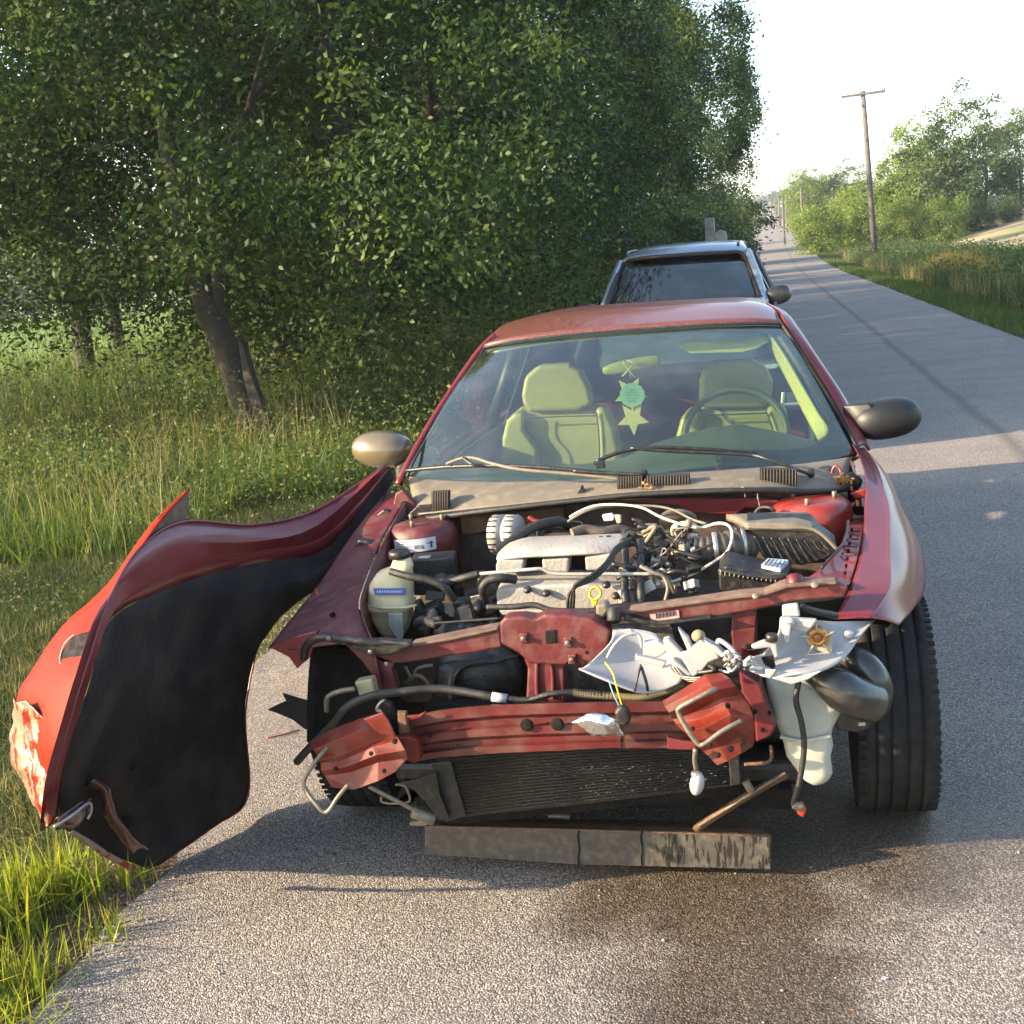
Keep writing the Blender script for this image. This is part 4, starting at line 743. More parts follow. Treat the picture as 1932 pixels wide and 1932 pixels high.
# ---- cowl
loft('cowl_panel', [w_([(790, 980, 4.06), (930, 964, 4.0), (1082, 948, 3.97), (1190, 935, 3.96), (1406, 926, 3.98), (1520, 928, 4.05), (1600, 925, 4.15)]), w_([(775, 925, 4.22), (900, 930, 4.12), (1082, 925, 4.07), (1200, 915, 4.05), (1400, 900, 4.07), (1520, 893, 4.15), (1602, 880, 4.28)]), w_([(772, 900, 4.40), (900, 908, 4.25), (1082, 906, 4.17), (1200, 898, 4.15), (1400, 885, 4.18), (1520, 875, 4.27), (1610, 862, 4.40)])], COWLM, car, solid=.004)
tube('cowl_seal', [(762, 985, 4.10), (816, 977, 4.04), (932, 962, 3.97), (1082, 945, 3.95), (1190, 934, 3.94), (1300, 928, 3.94), (1406, 925, 3.95), (1514, 927, 4.02), (1579, 925, 4.1), (1612, 915, 4.2)], .0095, RUBBER, car, cN, sides=8)
tube('cowl_lip', [(790, 970, 4.06), (932, 955, 4.0), (1082, 940, 3.99), (1190, 929, 3.98), (1406, 919, 3.99), (1514, 921, 4.06)], .004, COWLM, car, cN)
def vent(c, x0, x1, y0, y1, y2, y3, Y, n):
    g = prism('cowl_vent', [(x0, y0), (x1, y1), (x1, y2), (x0, y3)], Y, .03, mat('vent_dark', (.008, .008, .008), .9), car, c, bevel=.001)
    geos = []
    for i in range(n):
        t = (i+.5)/n; x = x0+(x1-x0)*t; a = P(*c(x, y0+(y1-y0)*t), Y-.006); b = P(*c(x, y3+(y2-y3)*t), Y-.006)
        geos.append(tubegeo([a, b], .0009, 4))
    joined('vent_slats', geos, COWLM, g, True)
vent(cD, 612, 712, 125, 120, 235, 245, 4.05, 7)
vent(cE, 228, 362, 140, 132, 202, 205, 4.02, 10); vent(cE, 380, 608, 132, 125, 200, 202, 4.02, 15); vent(cE, 976, 1172, 95, 100, 195, 200, 4.05, 12)
prism('washer_nozzle', [(1460, 140), (1490, 90), (1500, 92), (1522, 140)], 4.03, .03, BLACKP, car, cD)
# wipers
wl = tube('wiper', [(455, 1085, 4.30), (700, 1062, 4.22), (1000, 1055, 4.15), (1300, 1068, 4.11), (1560, 1092, 4.09)], .007, BLACKP, car, cF, label='passenger side wiper blade')
tube('wiper_arm', [(700, 1045, 4.2), (790, 1012, 4.19), (870, 1012, 4.17), (980, 1045, 4.13), (1160, 1080, 4.08), (1560, 1115, 4.05), (1880, 1155, 4.03)], .006, COWLM, wl, cF)
tube('wiper_arm', [(800, 1010, 4.18), (850, 1045, 4.15), (900, 1055, 4.15)], .006, BLACKP, wl, cF)
wr_ = tube('wiper', [(120, 915, 4.12), (250, 865, 4.14), (420, 842, 4.15), (700, 852, 4.17), (960, 872, 4.2)], .007, BLACKP, car, cG, label='driver side wiper blade')
tube('wiper_arm', [(300, 845, 4.12), (500, 862, 4.12), (900, 880, 4.15), (1020, 905, 4.12), (1245, 985, 4.1)], .006, BLACKP, wr_, cG)
tube('wiper_arm', [(0, 965, 4.05), (150, 975, 4.04), (370, 985, 4.03)], .007, BLACKP, wl, cG)
cyl('wiper_pivot', P(*cG(1245, 990), 4.12), P(*cG(1245, 965), 4.1), .012, BLACKP, wr_)
cyl('wiper_pivot', P(*cG(370, 1000), 4.06), P(*cG(370, 970), 4.04), .013, BLACKP, wl)
prism('wiper_pivot_cover', [(100, 920), (160, 915), (165, 950), (120, 955)], 4.06, .02, BLACKP, wl, cG)
# dry leaves on the cowl
ob = leafgeo(np.array([list(P(*cE(1410+np.random.RandomState(k).normal(0, 22), 165+np.random.RandomState(k+50).normal(0, 12)), 4.16)) for k in range(60)]), .022, np.random.RandomState(7), .0, .5)
o = put('dry_leaf_heap', npmesh('dl', ob[0], ob[1], np.repeat(np.random.RandomState(8).rand(60), 4)), DRYL, None, smooth=False); tag(o, 'small heap of curled dry brown leaves caught at the driver side cowl corner', 'dry leaves')
ob = leafgeo(np.array([list(P(*cE(370+np.random.RandomState(k).normal(0, 22), 185+np.random.RandomState(k+50).normal(0, 9)), 3.99)) for k in range(22)]), .018, np.random.RandomState(9), .0, .4)
o = put('dry_leaf_litter', npmesh('dl', ob[0], ob[1], np.repeat(np.random.RandomState(8).rand(22), 4)), DRYL, None, smooth=False); tag(o, 'few dry leaf scraps lying over the middle cowl vent', 'dry leaves')
# ---- firewall and bay floor
prism('firewall', [(770, 985), (930, 968), (1190, 942), (1420, 932), (1600, 930), (1590, 1150), (800, 1180)], 4.1, .03, mat('dark_firewall', (.05, .035, .03), .85, 0, .5, 10, dust=.3), car)
prism('cowl_cross_panel', [(190, 262), (560, 250), (970, 250), (1080, 262), (1060, 305), (900, 300), (850, 335), (620, 325), (540, 285), (350, 275)], 4.03, .02, PAINT, car, cE)
prism('cowl_cross_panel', [(780, 270), (1040, 250), (1390, 215), (1400, 320), (1100, 330), (790, 380)], 4.07, .02, RUST, car, cD)
box('engine_block', (CX-.02, 3.62, .47), (.95, .5, .36), mat('grimy_block', (.035, .033, .03), .75, .2, .5, 14, .6, 30, dust=.5), car, bevel=.03, seg=3)
box('transaxle', (CX+.45, 3.55, .42), (.35, .35, .3), BLACKP, car, bevel=.05, seg=3)
box('subframe', (CX, 3.55, .22), (1.25, .5, .07), BLACKP, car, bevel=.02)
# ---- left apron (passenger side)
loft('inner_fender', [w_([(728, 930, 4.25), (668, 1005, 3.95), (604, 1100, 3.62), (540, 1180, 3.32), (508, 1222, 3.18)]), w_([(745, 932, 4.22), (692, 1010, 3.9), (635, 1100, 3.58), (590, 1175, 3.28), (560, 1225, 3.14)]), w_([(768, 938, 4.15), (720, 1020, 3.85), (690, 1090, 3.52), (676, 1145, 3.28), (700, 1205, 3.10)])], APRON, car, solid=.004)
prism('fender_rail_tip', [(508, 1222), (560, 1200), (600, 1190), (585, 1240), (560, 1262), (545, 1240)], 3.15, .02, PAINT, car)
geos = []
for k in range(7):
    a = P(*cD(40+20*(6-k)*.8, 640+38*k), 3.66-.05*k); b = P(*cD(110+20*(6-k)*.8, 640+38*k), 3.64-.05*k); geos.append(tubegeo([a+Vector((0, -.012, .012)), b+Vector((0, -.012, .012))], .0022, 4))
joined('rail_ribs', geos, PAINT, car, True)
for (a, b) in ((20, 850), (110, 880), (70, 905)): c = P(*cD(a, b), 3.26); cyl('rail_hole', c, c+Vector((0, .02, 0)), .006, LINER, car, 10)
loft('apron_wall', [w_([(768, 940, 4.14), (724, 1020, 3.84), (694, 1090, 3.5), (680, 1145, 3.27), (702, 1206, 3.08)]), [v+Vector((.02, 0, -.25)) for v in w_([(768, 940, 4.14), (724, 1020, 3.84), (694, 1090, 3.5), (680, 1145, 3.27), (702, 1206, 3.08)])]], APRON, car, solid=.004)
prism('hood_stop', [(150, 440), (180, 405), (230, 410), (295, 450), (290, 500), (180, 495)], 3.82, .04, BLACKP, car, cD, bevel=.008)
prism('hinge_plate', [(285, 260), (330, 225), (380, 250), (480, 290), (440, 300), (300, 300)], 4.05, .03, BLACKP, car, cD, bevel=.005)
prism('hinge_bracket', [(400, 130), (440, 110), (520, 200), (500, 260), (440, 280), (380, 230)], 4.12, .03, APRON, car, cD, bevel=.005)
prism('hinge_gusset', [(445, 280), (530, 205), (610, 200), (620, 245), (540, 275)], 4.06, .02, BLACKP, car, cD)
# strut towers
def tower(c, r, h, m, lab=None):
    t_ = lathe('strut_tower', [(r*1.05, -h*1.6), (r*1.03, -.25*h), (r, 0), (r*.95, .22*h), (r*.8, .36*h), (r*.5, .4*h), (.01, .4*h)], c, (0, 0, 1), m, car, 36)
    for a in (.3, 2.4, 4.5): cyl('strut_bolt', c+Vector((math.cos(a)*r*.6, math.sin(a)*r*.6, h*.38)), c+Vector((math.cos(a)*r*.6, math.sin(a)*r*.6, h*.38+.02)), .008, STEEL, t_, 8)
    return t_
tl = tower(P(798, 1003, 3.98), .118, .09, APRON)
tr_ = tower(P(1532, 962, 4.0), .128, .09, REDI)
cl_ = P(798, 1003, 3.98)
def arclabel(c, r, a0, a1, z0, z1, m, name, par, tilt=0):
    vs = []; n = 12
    for i in range(n+1):
        a = math.radians(a0+(a1-a0)*i/n); d = Vector((math.cos(a), math.sin(a), 0))*r
        vs += [c+d+Vector((0, 0, z0+tilt*i/n)), c+d+Vector((0, 0, z1+tilt*i/n))]
    return put(name, rawmesh(vs, [(2*i, 2*i+2, 2*i+3, 2*i+1) for i in range(n)]), m, par, True)
sl = arclabel(cl_, .128, -125, -55, -.046, -.002, LABELM, 'sticker', tl, .008)
for k, (a0, a1, z) in enumerate(((-122, -98, -.03), (-120, -104, -.036), (-121, -92, -.044), (-119, -100, -.052), (-70, -58, -.035))): arclabel(cl_, .1288, a0, a1, z+.02, z+.0228, INK, 'printed_line', sl)
for k in range(9): arclabel(cl_, .1288, -89+1.7*k, -88.2+1.7*k, -.032, -.018, INK, 'barcode_bar', sl)
arclabel(cl_, .1288, -64, -61, -.03, -.008, INK, 'printed_mark', sl)
# ---- coolant tank
def sect(name, secs, m, par, ex=.6, n=24, bevel=0):
    vs, fs = [], []; sg = lambda x, p: math.copysign(abs(x)**p, x)
    for (x, y, Y, rx, ry_) in secs:
        c = P(x, y, Y)
        for k in range(n):
            a = 2*math.pi*k/n; vs.append(c+Vector((rx*sg(math.cos(a), ex), ry_*sg(math.sin(a), ex), 0)))
    for i in range(len(secs)-1):
        for k in range(n): q = (k+1) % n; fs.append((i*n+k, i*n+q, (i+1)*n+q, (i+1)*n+k))
    fs += [tuple(range(n)), tuple(range((len(secs)-1)*n, len(secs)*n))]
    return put(name, rawmesh(vs, fs), m, par, True)
TY = 3.46
tk = sect('coolant_tank', [(*cD(438, 512), TY, .024, .024), (*cD(438, 560), TY, .034, .03), (*cD(395, 590), TY, .052, .05), (*cD(378, 650), TY, .064, .06), (*cD(375, 700), TY, .067, .062), (*cD(375, 768), TY, .067, .062), (*cD(377, 774), TY, .073, .066), (*cD(377, 800), TY, .073, .066), (*cD(377, 806), TY, .066, .06), (*cD(380, 860), TY, .062, .055), (*cD(390, 930), TY, .045, .045), (*cD(400, 985), TY, .02, .03)], TANK, car)
lathe('tank_cap', [(.02, 0), (.032, .003), (.033, .02), (.028, .026), (.01, .027)], P(*cD(425, 515), TY), (0, 0, 1), BLACKP, tk, 20)
prism('tank_label', [(268, 692), (465, 692), (455, 732), (278, 732)], TY-.0685, .003, BLUEL, tk, cD, bevel=.0005)
for k in range(11): prism('label_mark', [(290+14*k, 705), (298+14*k, 705), (298+14*k, 718), (290+14*k, 718)], TY-.0715, .002, LABELM, tk, cD, bevel=0)
prism('tank_tab', [(352, 840), (440, 840), (445, 975), (425, 1003), (405, 985), (360, 920)], TY-.07, .012, WASH, tk, cD)
tube('tank_flange', [(225, 790, TY-.045), (300, 805, TY-.065), (380, 808, TY-.07), (470, 803, TY-.065), (530, 788, TY-.045)], .004, TANK, tk, cD)
prism('tank_bracket', [(280, 905), (380, 930), (440, 1005), (300, 985)], TY-.03, .02, BLACKP, car, cD)
box('relay_box', P(*cD(635, 600), 3.70), (.14, .10, .12), BLACKP, car, (0, 0, .15), .006)
prism('relay_cover', [(525, 515), (600, 505), (605, 640), (560, 650), (530, 620)], 3.66, .03, ALU, car, cD, bevel=.005)
prism('relay_box_lid', [(600, 520), (715, 508), (735, 620), (610, 640)], 3.65, .08, BLACKP, car, cD, bevel=.006)
# ---- alternator
ax_ = Vector((1, -.15, 0)).normalized(); ac = P(*cD(1050, 372), 3.83)-ax_*.05
al = lathe('alternator', [(.03, 0), (.062, .006), (.066, .02), (.066, .045), (.060, .047), (.060, .056), (.066, .058), (.066, .09), (.06, .1)], ac, ax_, ALU, car, 28)
geos = []; e1 = Vector((0, 0, 1)); e2 = ax_.cross(e1)
for k in range(20):
    a = k*.314; d = (e1*math.cos(a)+e2*math.sin(a))*.0655
    for x0, x1 in ((.008, .038), (.064, .092)): geos.append(tubegeo([ac+ax_*x0+d, ac+ax_*x1+d], .0026, 5))
joined('alternator_slots', geos, LINER, al, True, kind='stuff')
# ---- intake manifold
im = loft('intake_manifold', [w_([(1000, 530, 3.45), (1150, 512, 3.44), (1300, 506, 3.44), (1450, 498, 3.44), (1600, 490, 3.45), (1700, 485, 3.47)], cD), w_([(1012, 490, 3.48), (1150, 466, 3.46), (1300, 458, 3.46), (1450, 450, 3.46), (1600, 444, 3.47), (1740, 436, 3.49)], cD), w_([(1080, 432, 3.58), (1160, 412, 3.55), (1300, 405, 3.55), (1450, 398, 3.55), (1600, 390, 3.56), (1765, 382, 3.58)], cD), w_([(1120, 425, 3.75), (1180, 400, 3.75), (1300, 392, 3.75), (1450, 388, 3.75), (1600, 380, 3.75), (1790, 378, 3.75)], cD)], ALU, car, solid=.012)
for q in ([(992, 600), (990, 560), (1005, 520), (1160, 520), (1150, 600)], [(1268, 596), (1262, 520), (1425, 510), (1418, 600)], [(1522, 590), (1515, 505), (1700, 485), (1660, 585)]):
    prism('runner', q, 3.445, .12, ALU, im, cD, bevel=.007, seg=3)
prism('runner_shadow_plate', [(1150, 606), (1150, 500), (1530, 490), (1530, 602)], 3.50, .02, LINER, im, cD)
for k in range(10): prism('manifold_letter', [(1215+48*k, 425-5*k), (1240+48*k, 423-5*k), (1234+48*k, 434-5*k), (1208+48*k, 436-5*k)], 3.53, .002, BLACKP, im, cD, bevel=0)
# valve cover
vc = prism('valve_cover', [(990, 720), (1010, 690), (1330, 672), (1460, 670), (1790, 690), (1810, 760), (1790, 815), (1000, 820)], 3.40, .16, ALU, car, cD, bevel=.008, seg=3, dz=.03)
prism('valve_cover_skirt', [(1010, 822), (1800, 815), (1780, 850), (1300, 852), (1030, 850)], 3.39, .1, ALU, car, cD)
lathe('oil_cap', [(.02, 0), (.024, .002), (.025, .018), (.02, .022), (.003, .022)], P(*cD(1385, 700), 3.43), (0, -.1, 1), BLACKP, vc, 18)
for a, b in ((1180, 705), (1645, 675), (1290, 725), (1700, 740)): lathe('cover_bolt', [(.012, 0), (.012, .008), (.006, .012)], P(*cD(a, b), 3.39), (0, -.6, .8), BLACKP, vc, 10)
cc = P(*cD(1750, 695), 3.4); cyl('filler_neck', cc, cc-Vector((0, 0, .05)), .02, ALU, vc)
for k in range(4): prism('cover_letter', [(1090+52*k, 836), (1124+52*k, 834), (1116+52*k, 846), (1084+52*k, 847)], 3.386, .002, BLACKP, vc, cD, bevel=0)
# dipstick
dp = tube('dipstick', [cc_ for cc_ in [P(*cD(1577+33*math.cos(a), 720+36*math.sin(a)), 3.28) for a in np.linspace(0, 2*math.pi, 12, endpoint=False)]], .0042, YEL, car, closed=True, seg=3)
prism('dipstick_grip', [(1553, 752), (1600, 752), (1585, 796), (1560, 796)], 3.278, .008, YEL, dp, cD)
tube('dipstick_tube', [(1572, 795, 3.28), (1575, 850, 3.3), (1600, 900, 3.35)], .004, STEEL, dp, cD)
# pipes and hoses
def hose(pts, r, m=RUBBER, cv=cD, name='hose', ridges=0): return tube(name, pts, r, m, car, cv, ridges=ridges)
hose([(890, 607, 3.42), (1000, 597, 3.40), (1200, 580, 3.38), (1265, 578, 3.38), (1330, 604, 3.38), (1500, 608, 3.38), (1932, 606, 3.38)], .0055, ALU, name='steel_pipe')
hose([(350, 690-85, 3.38), (420, 640, 3.37), (470, 660, 3.37), (495, 720, 3.36), (480, 790, 3.36)], .006, STEEL, cE, 'steel_pipe')
hose([(372, 592, 3.38), (480, 622, 3.36), (600, 645, 3.36), (690, 688, 3.36), (745, 760, 3.38)], .012)
hose([(520, 650, 3.5), (700, 655, 3.45), (800, 630, 3.42), (890, 608, 3.42)], .012)
hose([(990, 470, 3.6), (1060, 430, 3.62), (1130, 385, 3.65), (1240, 320, 3.7), (1370, 298, 3.75), (1420, 330, 3.8)], .016)
hose([(1250, 400, 3.7), (1262, 350, 3.72), (1310, 345, 3.76)], .013)
hose([(925, 740, 3.40), (915, 690, 3.38), (950, 645, 3.38), (1020, 632, 3.38), (1110, 640, 3.40)], .014)
hose([(940, 803, 3.28), (1100, 800, 3.27), (1220, 790, 3.27), (1330, 822, 3.26), (1560, 825, 3.25), (1700, 800, 3.27), (1932, 785, 3.30)], .009)
hose([(600, 900, 3.2), (800, 885, 3.2), (1020, 868, 3.2)], .004)
hose([(640, 905, 3.2), (560, 880, 3.3), (530, 900, 3.35)], .014)
for k in range(3):
    d = k*16; hose([(1790, 395+d*.4, 3.5), (1700, 450+d, 3.42), (1640, 540+d, 3.36), (1560, 610+d, 3.32), (1460, 670+d*.5, 3.3), (1420+d, 740, 3.3), (1415+d, 815, 3.3)], .0048, BLACKP, name='ignition_lead')
hose([(420+1020, 370, 3.6), (1520, 345, 3.62), (1620, 360, 3.62), (1720, 345, 3.64), (1790, 370, 3.64)], .015, mat('dusty_loom', (.11, .095, .07), .8, dust=.5), ridges=1, name='ribbed_loom')
for off in (0, 9):
    hose([(-20, 350+off, 3.75), (40, 315+off, 3.75), (120, 288+off, 3.75), (240, 283+off, 3.74), (360, 300+off, 3.73), (450, 345+off, 3.70), (560, 385+off, 3.66), (640, 402+off, 3.62), (700, 398+off, 3.6)] if not off else [(-30, 372, 3.74), (60, 320, 3.74), (180, 292, 3.76), (400, 290, 3.76), (520, 310, 3.74), (620, 360, 3.7), (700, 385, 3.62)], .0042, WHITEC if not off else COWLM, cE, 'control_cable')
hose([(690, 400, 3.6), (760, 380, 3.58), (815, 395, 3.56), (832, 450, 3.54), (805, 530, 3.5), (740, 580, 3.48), (640, 640, 3.45), (540, 680, 3.42), (490, 690, 3.4)], .0042, WHITEC, cE, 'control_cable')
hose([(720, 395, 3.62), (830, 395, 3.6), (870, 440, 3.58), (850, 500, 3.55), (800, 540, 3.52)], .0035, BLACKP, cE, 'control_cable')
prism('white_connector', [(148, 340), (200, 332), (215, 345), (210, 368), (160, 372)], 3.66, .02, LABELM, car, cE, bevel=.003)
prism('beige_connector', [(212, 338), (248, 342), (250, 380), (228, 384)], 3.66, .02, CREAM, car, cE, bevel=.003)
tube('red_clip', [(1185, 270, 3.8), (1215, 290, 3.8), (1250, 302, 3.8)], .007, REDP, car, cD)
tube('firewall_wire', [(968, 205, 3.97), (965, 240, 3.95), (975, 290, 3.94), (972, 330, 3.9)], .0018, STEEL, car, cE); tube('firewall_wire', [(875, 195, 3.97), (895, 195, 3.96), (900, 245, 3.95)], .0018, STEEL, car, cE)
hose([(950, 330, 3.9), (980, 300, 3.9), (1030, 300, 3.88), (1055, 320, 3.88)], .006, RUBBER, cE)
# throttle cluster clutter
rg = random.Random(5); CM = [BLACKP, BLACKP, STEEL, ALU, COWLM, RUBBER]
for k in range(46):
    x, y = rg.uniform(300, 640), rg.uniform(400, 720); Y = 3.62-(y-400)/320*.22+rg.uniform(-.03, .03); c = P(*cE(x, y), Y); m = rg.choice(CM)
    if rg.random() < .5: box('throttle_linkage', c, (rg.uniform(.012, .045), rg.uniform(.02, .05), rg.uniform(.012, .035)), m, car, (rg.uniform(-.4, .4), rg.uniform(-.4, .4), rg.uniform(-.6, .6)), .003)
    else: cyl('hose_fitting', c, c+Vector((rg.uniform(-.04, .04), rg.uniform(-.02, .04), rg.uniform(-.03, .03))), rg.uniform(.006, .014), m, car, 10)
for k in range(34):
    x, y = rg.uniform(540, 980), rg.uniform(640, 950); Y = 3.5-(y-640)/310*.15+rg.uniform(0, .08); c = P(*cD(x, y), Y); m = rg.choice([BLACKP, BLACKP, LINER, STEEL, RUBBER])
    if rg.random() < .5: box('accessory_bracket', c, (rg.uniform(.02, .06), rg.uniform(.02, .05), rg.uniform(.015, .05)), m, car, (rg.uniform(-.4, .4), rg.uniform(-.4, .4), rg.uniform(-.6, .6)), .003)
    else: cyl('pulley', c, c+Vector((rg.uniform(.015, .04), rg.uniform(-.02, .02), 0)), rg.uniform(.015, .032), m, car, 18)
for k in range(22):
    x0, y0 = rg.uniform(250, 620), rg.uniform(380, 680); Y = 3.6-(y0-380)/300*.2
    hose([(x0, y0, Y), (x0+rg.uniform(-60, 80), y0+rg.uniform(-40, 50), Y-.02), (x0+rg.uniform(-80, 140), y0+rg.uniform(-50, 90), Y-.01), (x0+rg.uniform(-80, 160), y0+rg.uniform(0, 160), Y)], rg.choice([.0025, .004, .007]), rg.choice([BLACKP, RUBBER, COWLM, STEEL]), cE, 'engine_wire')
for k in range(16):
    x0, y0 = rg.uniform(1150, 1932), rg.uniform(300, 420); Y = 3.8-(y0-300)/120*.1
    hose([(x0, y0, Y), (x0+rg.uniform(-60, 80), y0+rg.uniform(-30, 20), Y), (x0+rg.uniform(-80, 140), y0+rg.uniform(-30, 40), Y), (x0+rg.uniform(-80, 200), y0+rg.uniform(0, 60), Y)], rg.choice([.0025, .004, .007]), rg.choice([BLACKP, RUBBER, COWLM]), cD, 'engine_wire')
for x in (345, 262): hose([(x, 470, 3.5), (x+8, 560, 3.45), (x+5, 700, 3.38), (x+14, 800, 3.34)], .012, BLACKP, cE)
cyl('vacuum_can', P(*cE(585, 400), 3.72), P(*cE(585, 445), 3.7), .045, TANK, car, 20); cyl('vacuum_can', P(*cE(548, 350), 3.85), P(*cE(548, 372), 3.84), .06, COWLM, car, 20)
# ---- intake bellows and air box
bl = [P(*cE(x, y), Y) for x, y, Y in ((615, 520, 3.56), (700, 520, 3.56), (790, 505, 3.57), (880, 490, 3.6), (930, 485, 3.62))]
path = crs(bl, 8); rs = [.036+.012*i/len(path)+(.005 if i % 3 == 0 else -.003) for i in range(len(path))]
v_, f_ = tubegeo(path, rs, 20); put('intake_bellows', rawmesh(v_, f_), mat('bellows_rubber', (.06, .052, .04), .65, dust=.4), car)
for (x, y, Y, r) in ((745, 512, 3.565, .047), (893, 488, 3.605, .053)):
    c = P(*cE(x, y), Y); lathe('hose_clamp', [(r, -.007), (r+.002, -.006), (r+.002, .006), (r, .007)], c, (1, .1, .05), ALU2, car, 24)
ab = prism('air_filter_box', [(905, 392), (1255, 400), (1300, 455), (1385, 520), (1320, 575), (1195, 605), (1010, 585), (955, 500)], 3.58, .10, BLACKP, car, cE, bevel=.006, dz=.02)
loft('air_box_lid', [w_([(900, 398, 3.575), (1050, 400, 3.57), (1160, 404, 3.57), (1262, 412, 3.58)], cE), w_([(850, 368, 3.68), (1020, 358, 3.68), (1150, 355, 3.68), (1245, 362, 3.68)], cE), w_([(800, 350, 3.8), (1000, 342, 3.8), (1130, 338, 3.8), (1222, 340, 3.8)], cE)], COWLM, ab, solid=.02)
for k in range(9):
    x = 960+44*k; tube('rib', [(x-12, 448+3*k, 3.572), (x+25, 520+2*k, 3.565), (x+55, 585-2*k, 3.56)] if k < 6 else [(x-12, 448+4*k, 3.572), (x+10, 500+k, 3.568), (x+28, 545-3*k, 3.565)], .0035, BLACKP, ab, cE, sides=5)
tube('rib', [(905, 400, 3.575), (1080, 405, 3.57), (1262, 415, 3.575), (1385, 520, 3.57)], .006, COWLM, ab, cE)
tube('strap', [(1440, 370, 3.75), (1430, 440, 3.62), (1405, 500, 3.52), (1340, 570, 3.45), (1300, 615, 3.42)], .005, BLACKP, car, cE)
# fuse box
fb = prism('fuse_box', [(760, 640), (800, 600), (1010, 650), (1110, 660), (1100, 705), (900, 745), (765, 735)], 3.40, .10, BLACKP, car, cE, bevel=.006, dz=.02)
loft('fuse_box_lid', [w_([(758, 632, 3.39), (900, 655, 3.38), (1020, 672, 3.38), (1115, 668, 3.39)], cE), w_([(790, 590, 3.48), (930, 600, 3.48), (1040, 612, 3.48), (1140, 605, 3.48)], cE), w_([(800, 575, 3.52), (940, 582, 3.52), (1050, 590, 3.52), (1140, 590, 3.52)], cE)], BLACKP, fb, solid=.012)
for k in range(14): tube('lid_rib', [(775+24*k, 622+4*k*.9, 3.40), (770+24*k, 650+3.2*k, 3.375)], .0025, COWLM, fb, cE, seg=1, sides=4)
lb = prism('fuse_label', [(985, 622), (1020, 588), (1128, 597), (1085, 645)], [3.425, 3.49, 3.485, 3.42], .003, LABELM, fb, cE, bevel=0, dz=-.012)
lb.location = (0, 0, .014)
for k in range(5): tube('label_line', [(1000+22*k, 625+3*k, 3.42), (1030+20*k, 592+2*k, 3.48)], .0012, INK, lb, cE, seg=1, sides=4)
tube('label_line', [(1002, 606, 3.45), (1108, 622, 3.45)], .0012, INK, lb, cE, seg=1, sides=4)
# ---- right apron and fender
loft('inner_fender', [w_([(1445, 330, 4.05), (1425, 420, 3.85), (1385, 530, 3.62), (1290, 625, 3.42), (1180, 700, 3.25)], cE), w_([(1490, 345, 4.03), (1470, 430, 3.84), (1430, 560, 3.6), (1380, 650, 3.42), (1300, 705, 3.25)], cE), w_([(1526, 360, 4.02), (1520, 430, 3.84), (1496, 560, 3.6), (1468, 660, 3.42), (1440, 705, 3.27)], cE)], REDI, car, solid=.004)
for k in range(7): c = P(*cE(1458-6*k, 420+38*k), 3.83-.07*k); cyl('rail_hole', c+Vector((0, -.01, .01)), c+Vector((0, .0, .0)), .0035, LINER, car, 8)
for k in range(4): tube('rail_rib', [(1430-8*k, 420+40*k, 3.84-.08*k), (1500-7*k, 424+40*k, 3.82-.08*k)], .003, REDI, car, cE, seg=1)
tube('drain_hose', [(1470, 280, 4.05), (1425, 320, 3.98), (1415, 350, 3.95), (1500, 352, 3.98), (1525, 350, 4.0)], .007, COWLM, car, cE)
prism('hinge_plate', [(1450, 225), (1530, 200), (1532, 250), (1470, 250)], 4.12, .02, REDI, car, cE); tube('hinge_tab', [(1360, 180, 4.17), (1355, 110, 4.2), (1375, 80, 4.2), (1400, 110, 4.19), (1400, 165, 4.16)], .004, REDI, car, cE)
prism('hinge_cover', [(1240, 150), (1270, 95), (1350, 88), (1370, 150), (1460, 120), (1520, 160), (1500, 205), (1400, 215), (1240, 190)], 4.2, .05, BLACKP, car, cE, bevel=.008)
FI = [(1575, 1168, 3.15), (1604, 1109, 3.3), (1622, 1052, 3.5), (1629, 1001, 3.7), (1631, 951, 3.9), (1633, 904, 4.1), (1622, 864, 4.3), (1608, 838, 4.45)]
FC = [(1640, 1166, 3.15), (1676, 1109, 3.3), (1678, 1052, 3.5), (1678, 1001, 3.7), (1675, 955, 3.9), (1662, 913, 4.1), (1646, 872, 4.32), (1626, 845, 4.47)]
FM = [(1668, 1170, 3.17), (1700, 1125, 3.34), (1715, 1070, 3.55), (1714, 1020, 3.76), (1702, 975, 3.94), (1684, 925, 4.14), (1661, 880, 4.36), (1634, 850, 4.5)]
FO = [(1696, 1180, 3.2), (1722, 1150, 3.38), (1744, 1113, 3.62), (1743, 1060, 3.83), (1728, 1010, 4.0), (1700, 955, 4.18), (1676, 900, 4.4), (1640, 856, 4.53)]
FU = [w_(FO)[i]+Vector((-.01, .02, -.12-.05*i)) for i in range(8)]
rfnd = loft('front_fender', [w_(FI), w_([(x-7, y, Y) for x, y, Y in FC]), w_([(x+4, y+1, Y+.004) for x, y, Y in FC]), w_(FM), w_(FO)], PAINT, car, nu=5, nv=5, solid=.003, label='driver side front fender still in place, reflecting the sky')
loft('fender_side', [w_(FO)[3:], [v for v in FU[3:]], [v+Vector((0, .05, -.25)) for v in FU[3:]]], PAINT, rfnd, solid=.003)
tube('fender_crease', [(1606, 870, 4.28), (1612, 880, 4.25)], .003, PAINT, rfnd, cN)
loft('wheel_liner', [[v+Vector((-.03, .0, -.005)) for v in w_(FO)[:6]], [v+Vector((-.22, .05, -.0)) for v in w_(FO)[:6]]], LINER, car, solid=.003)
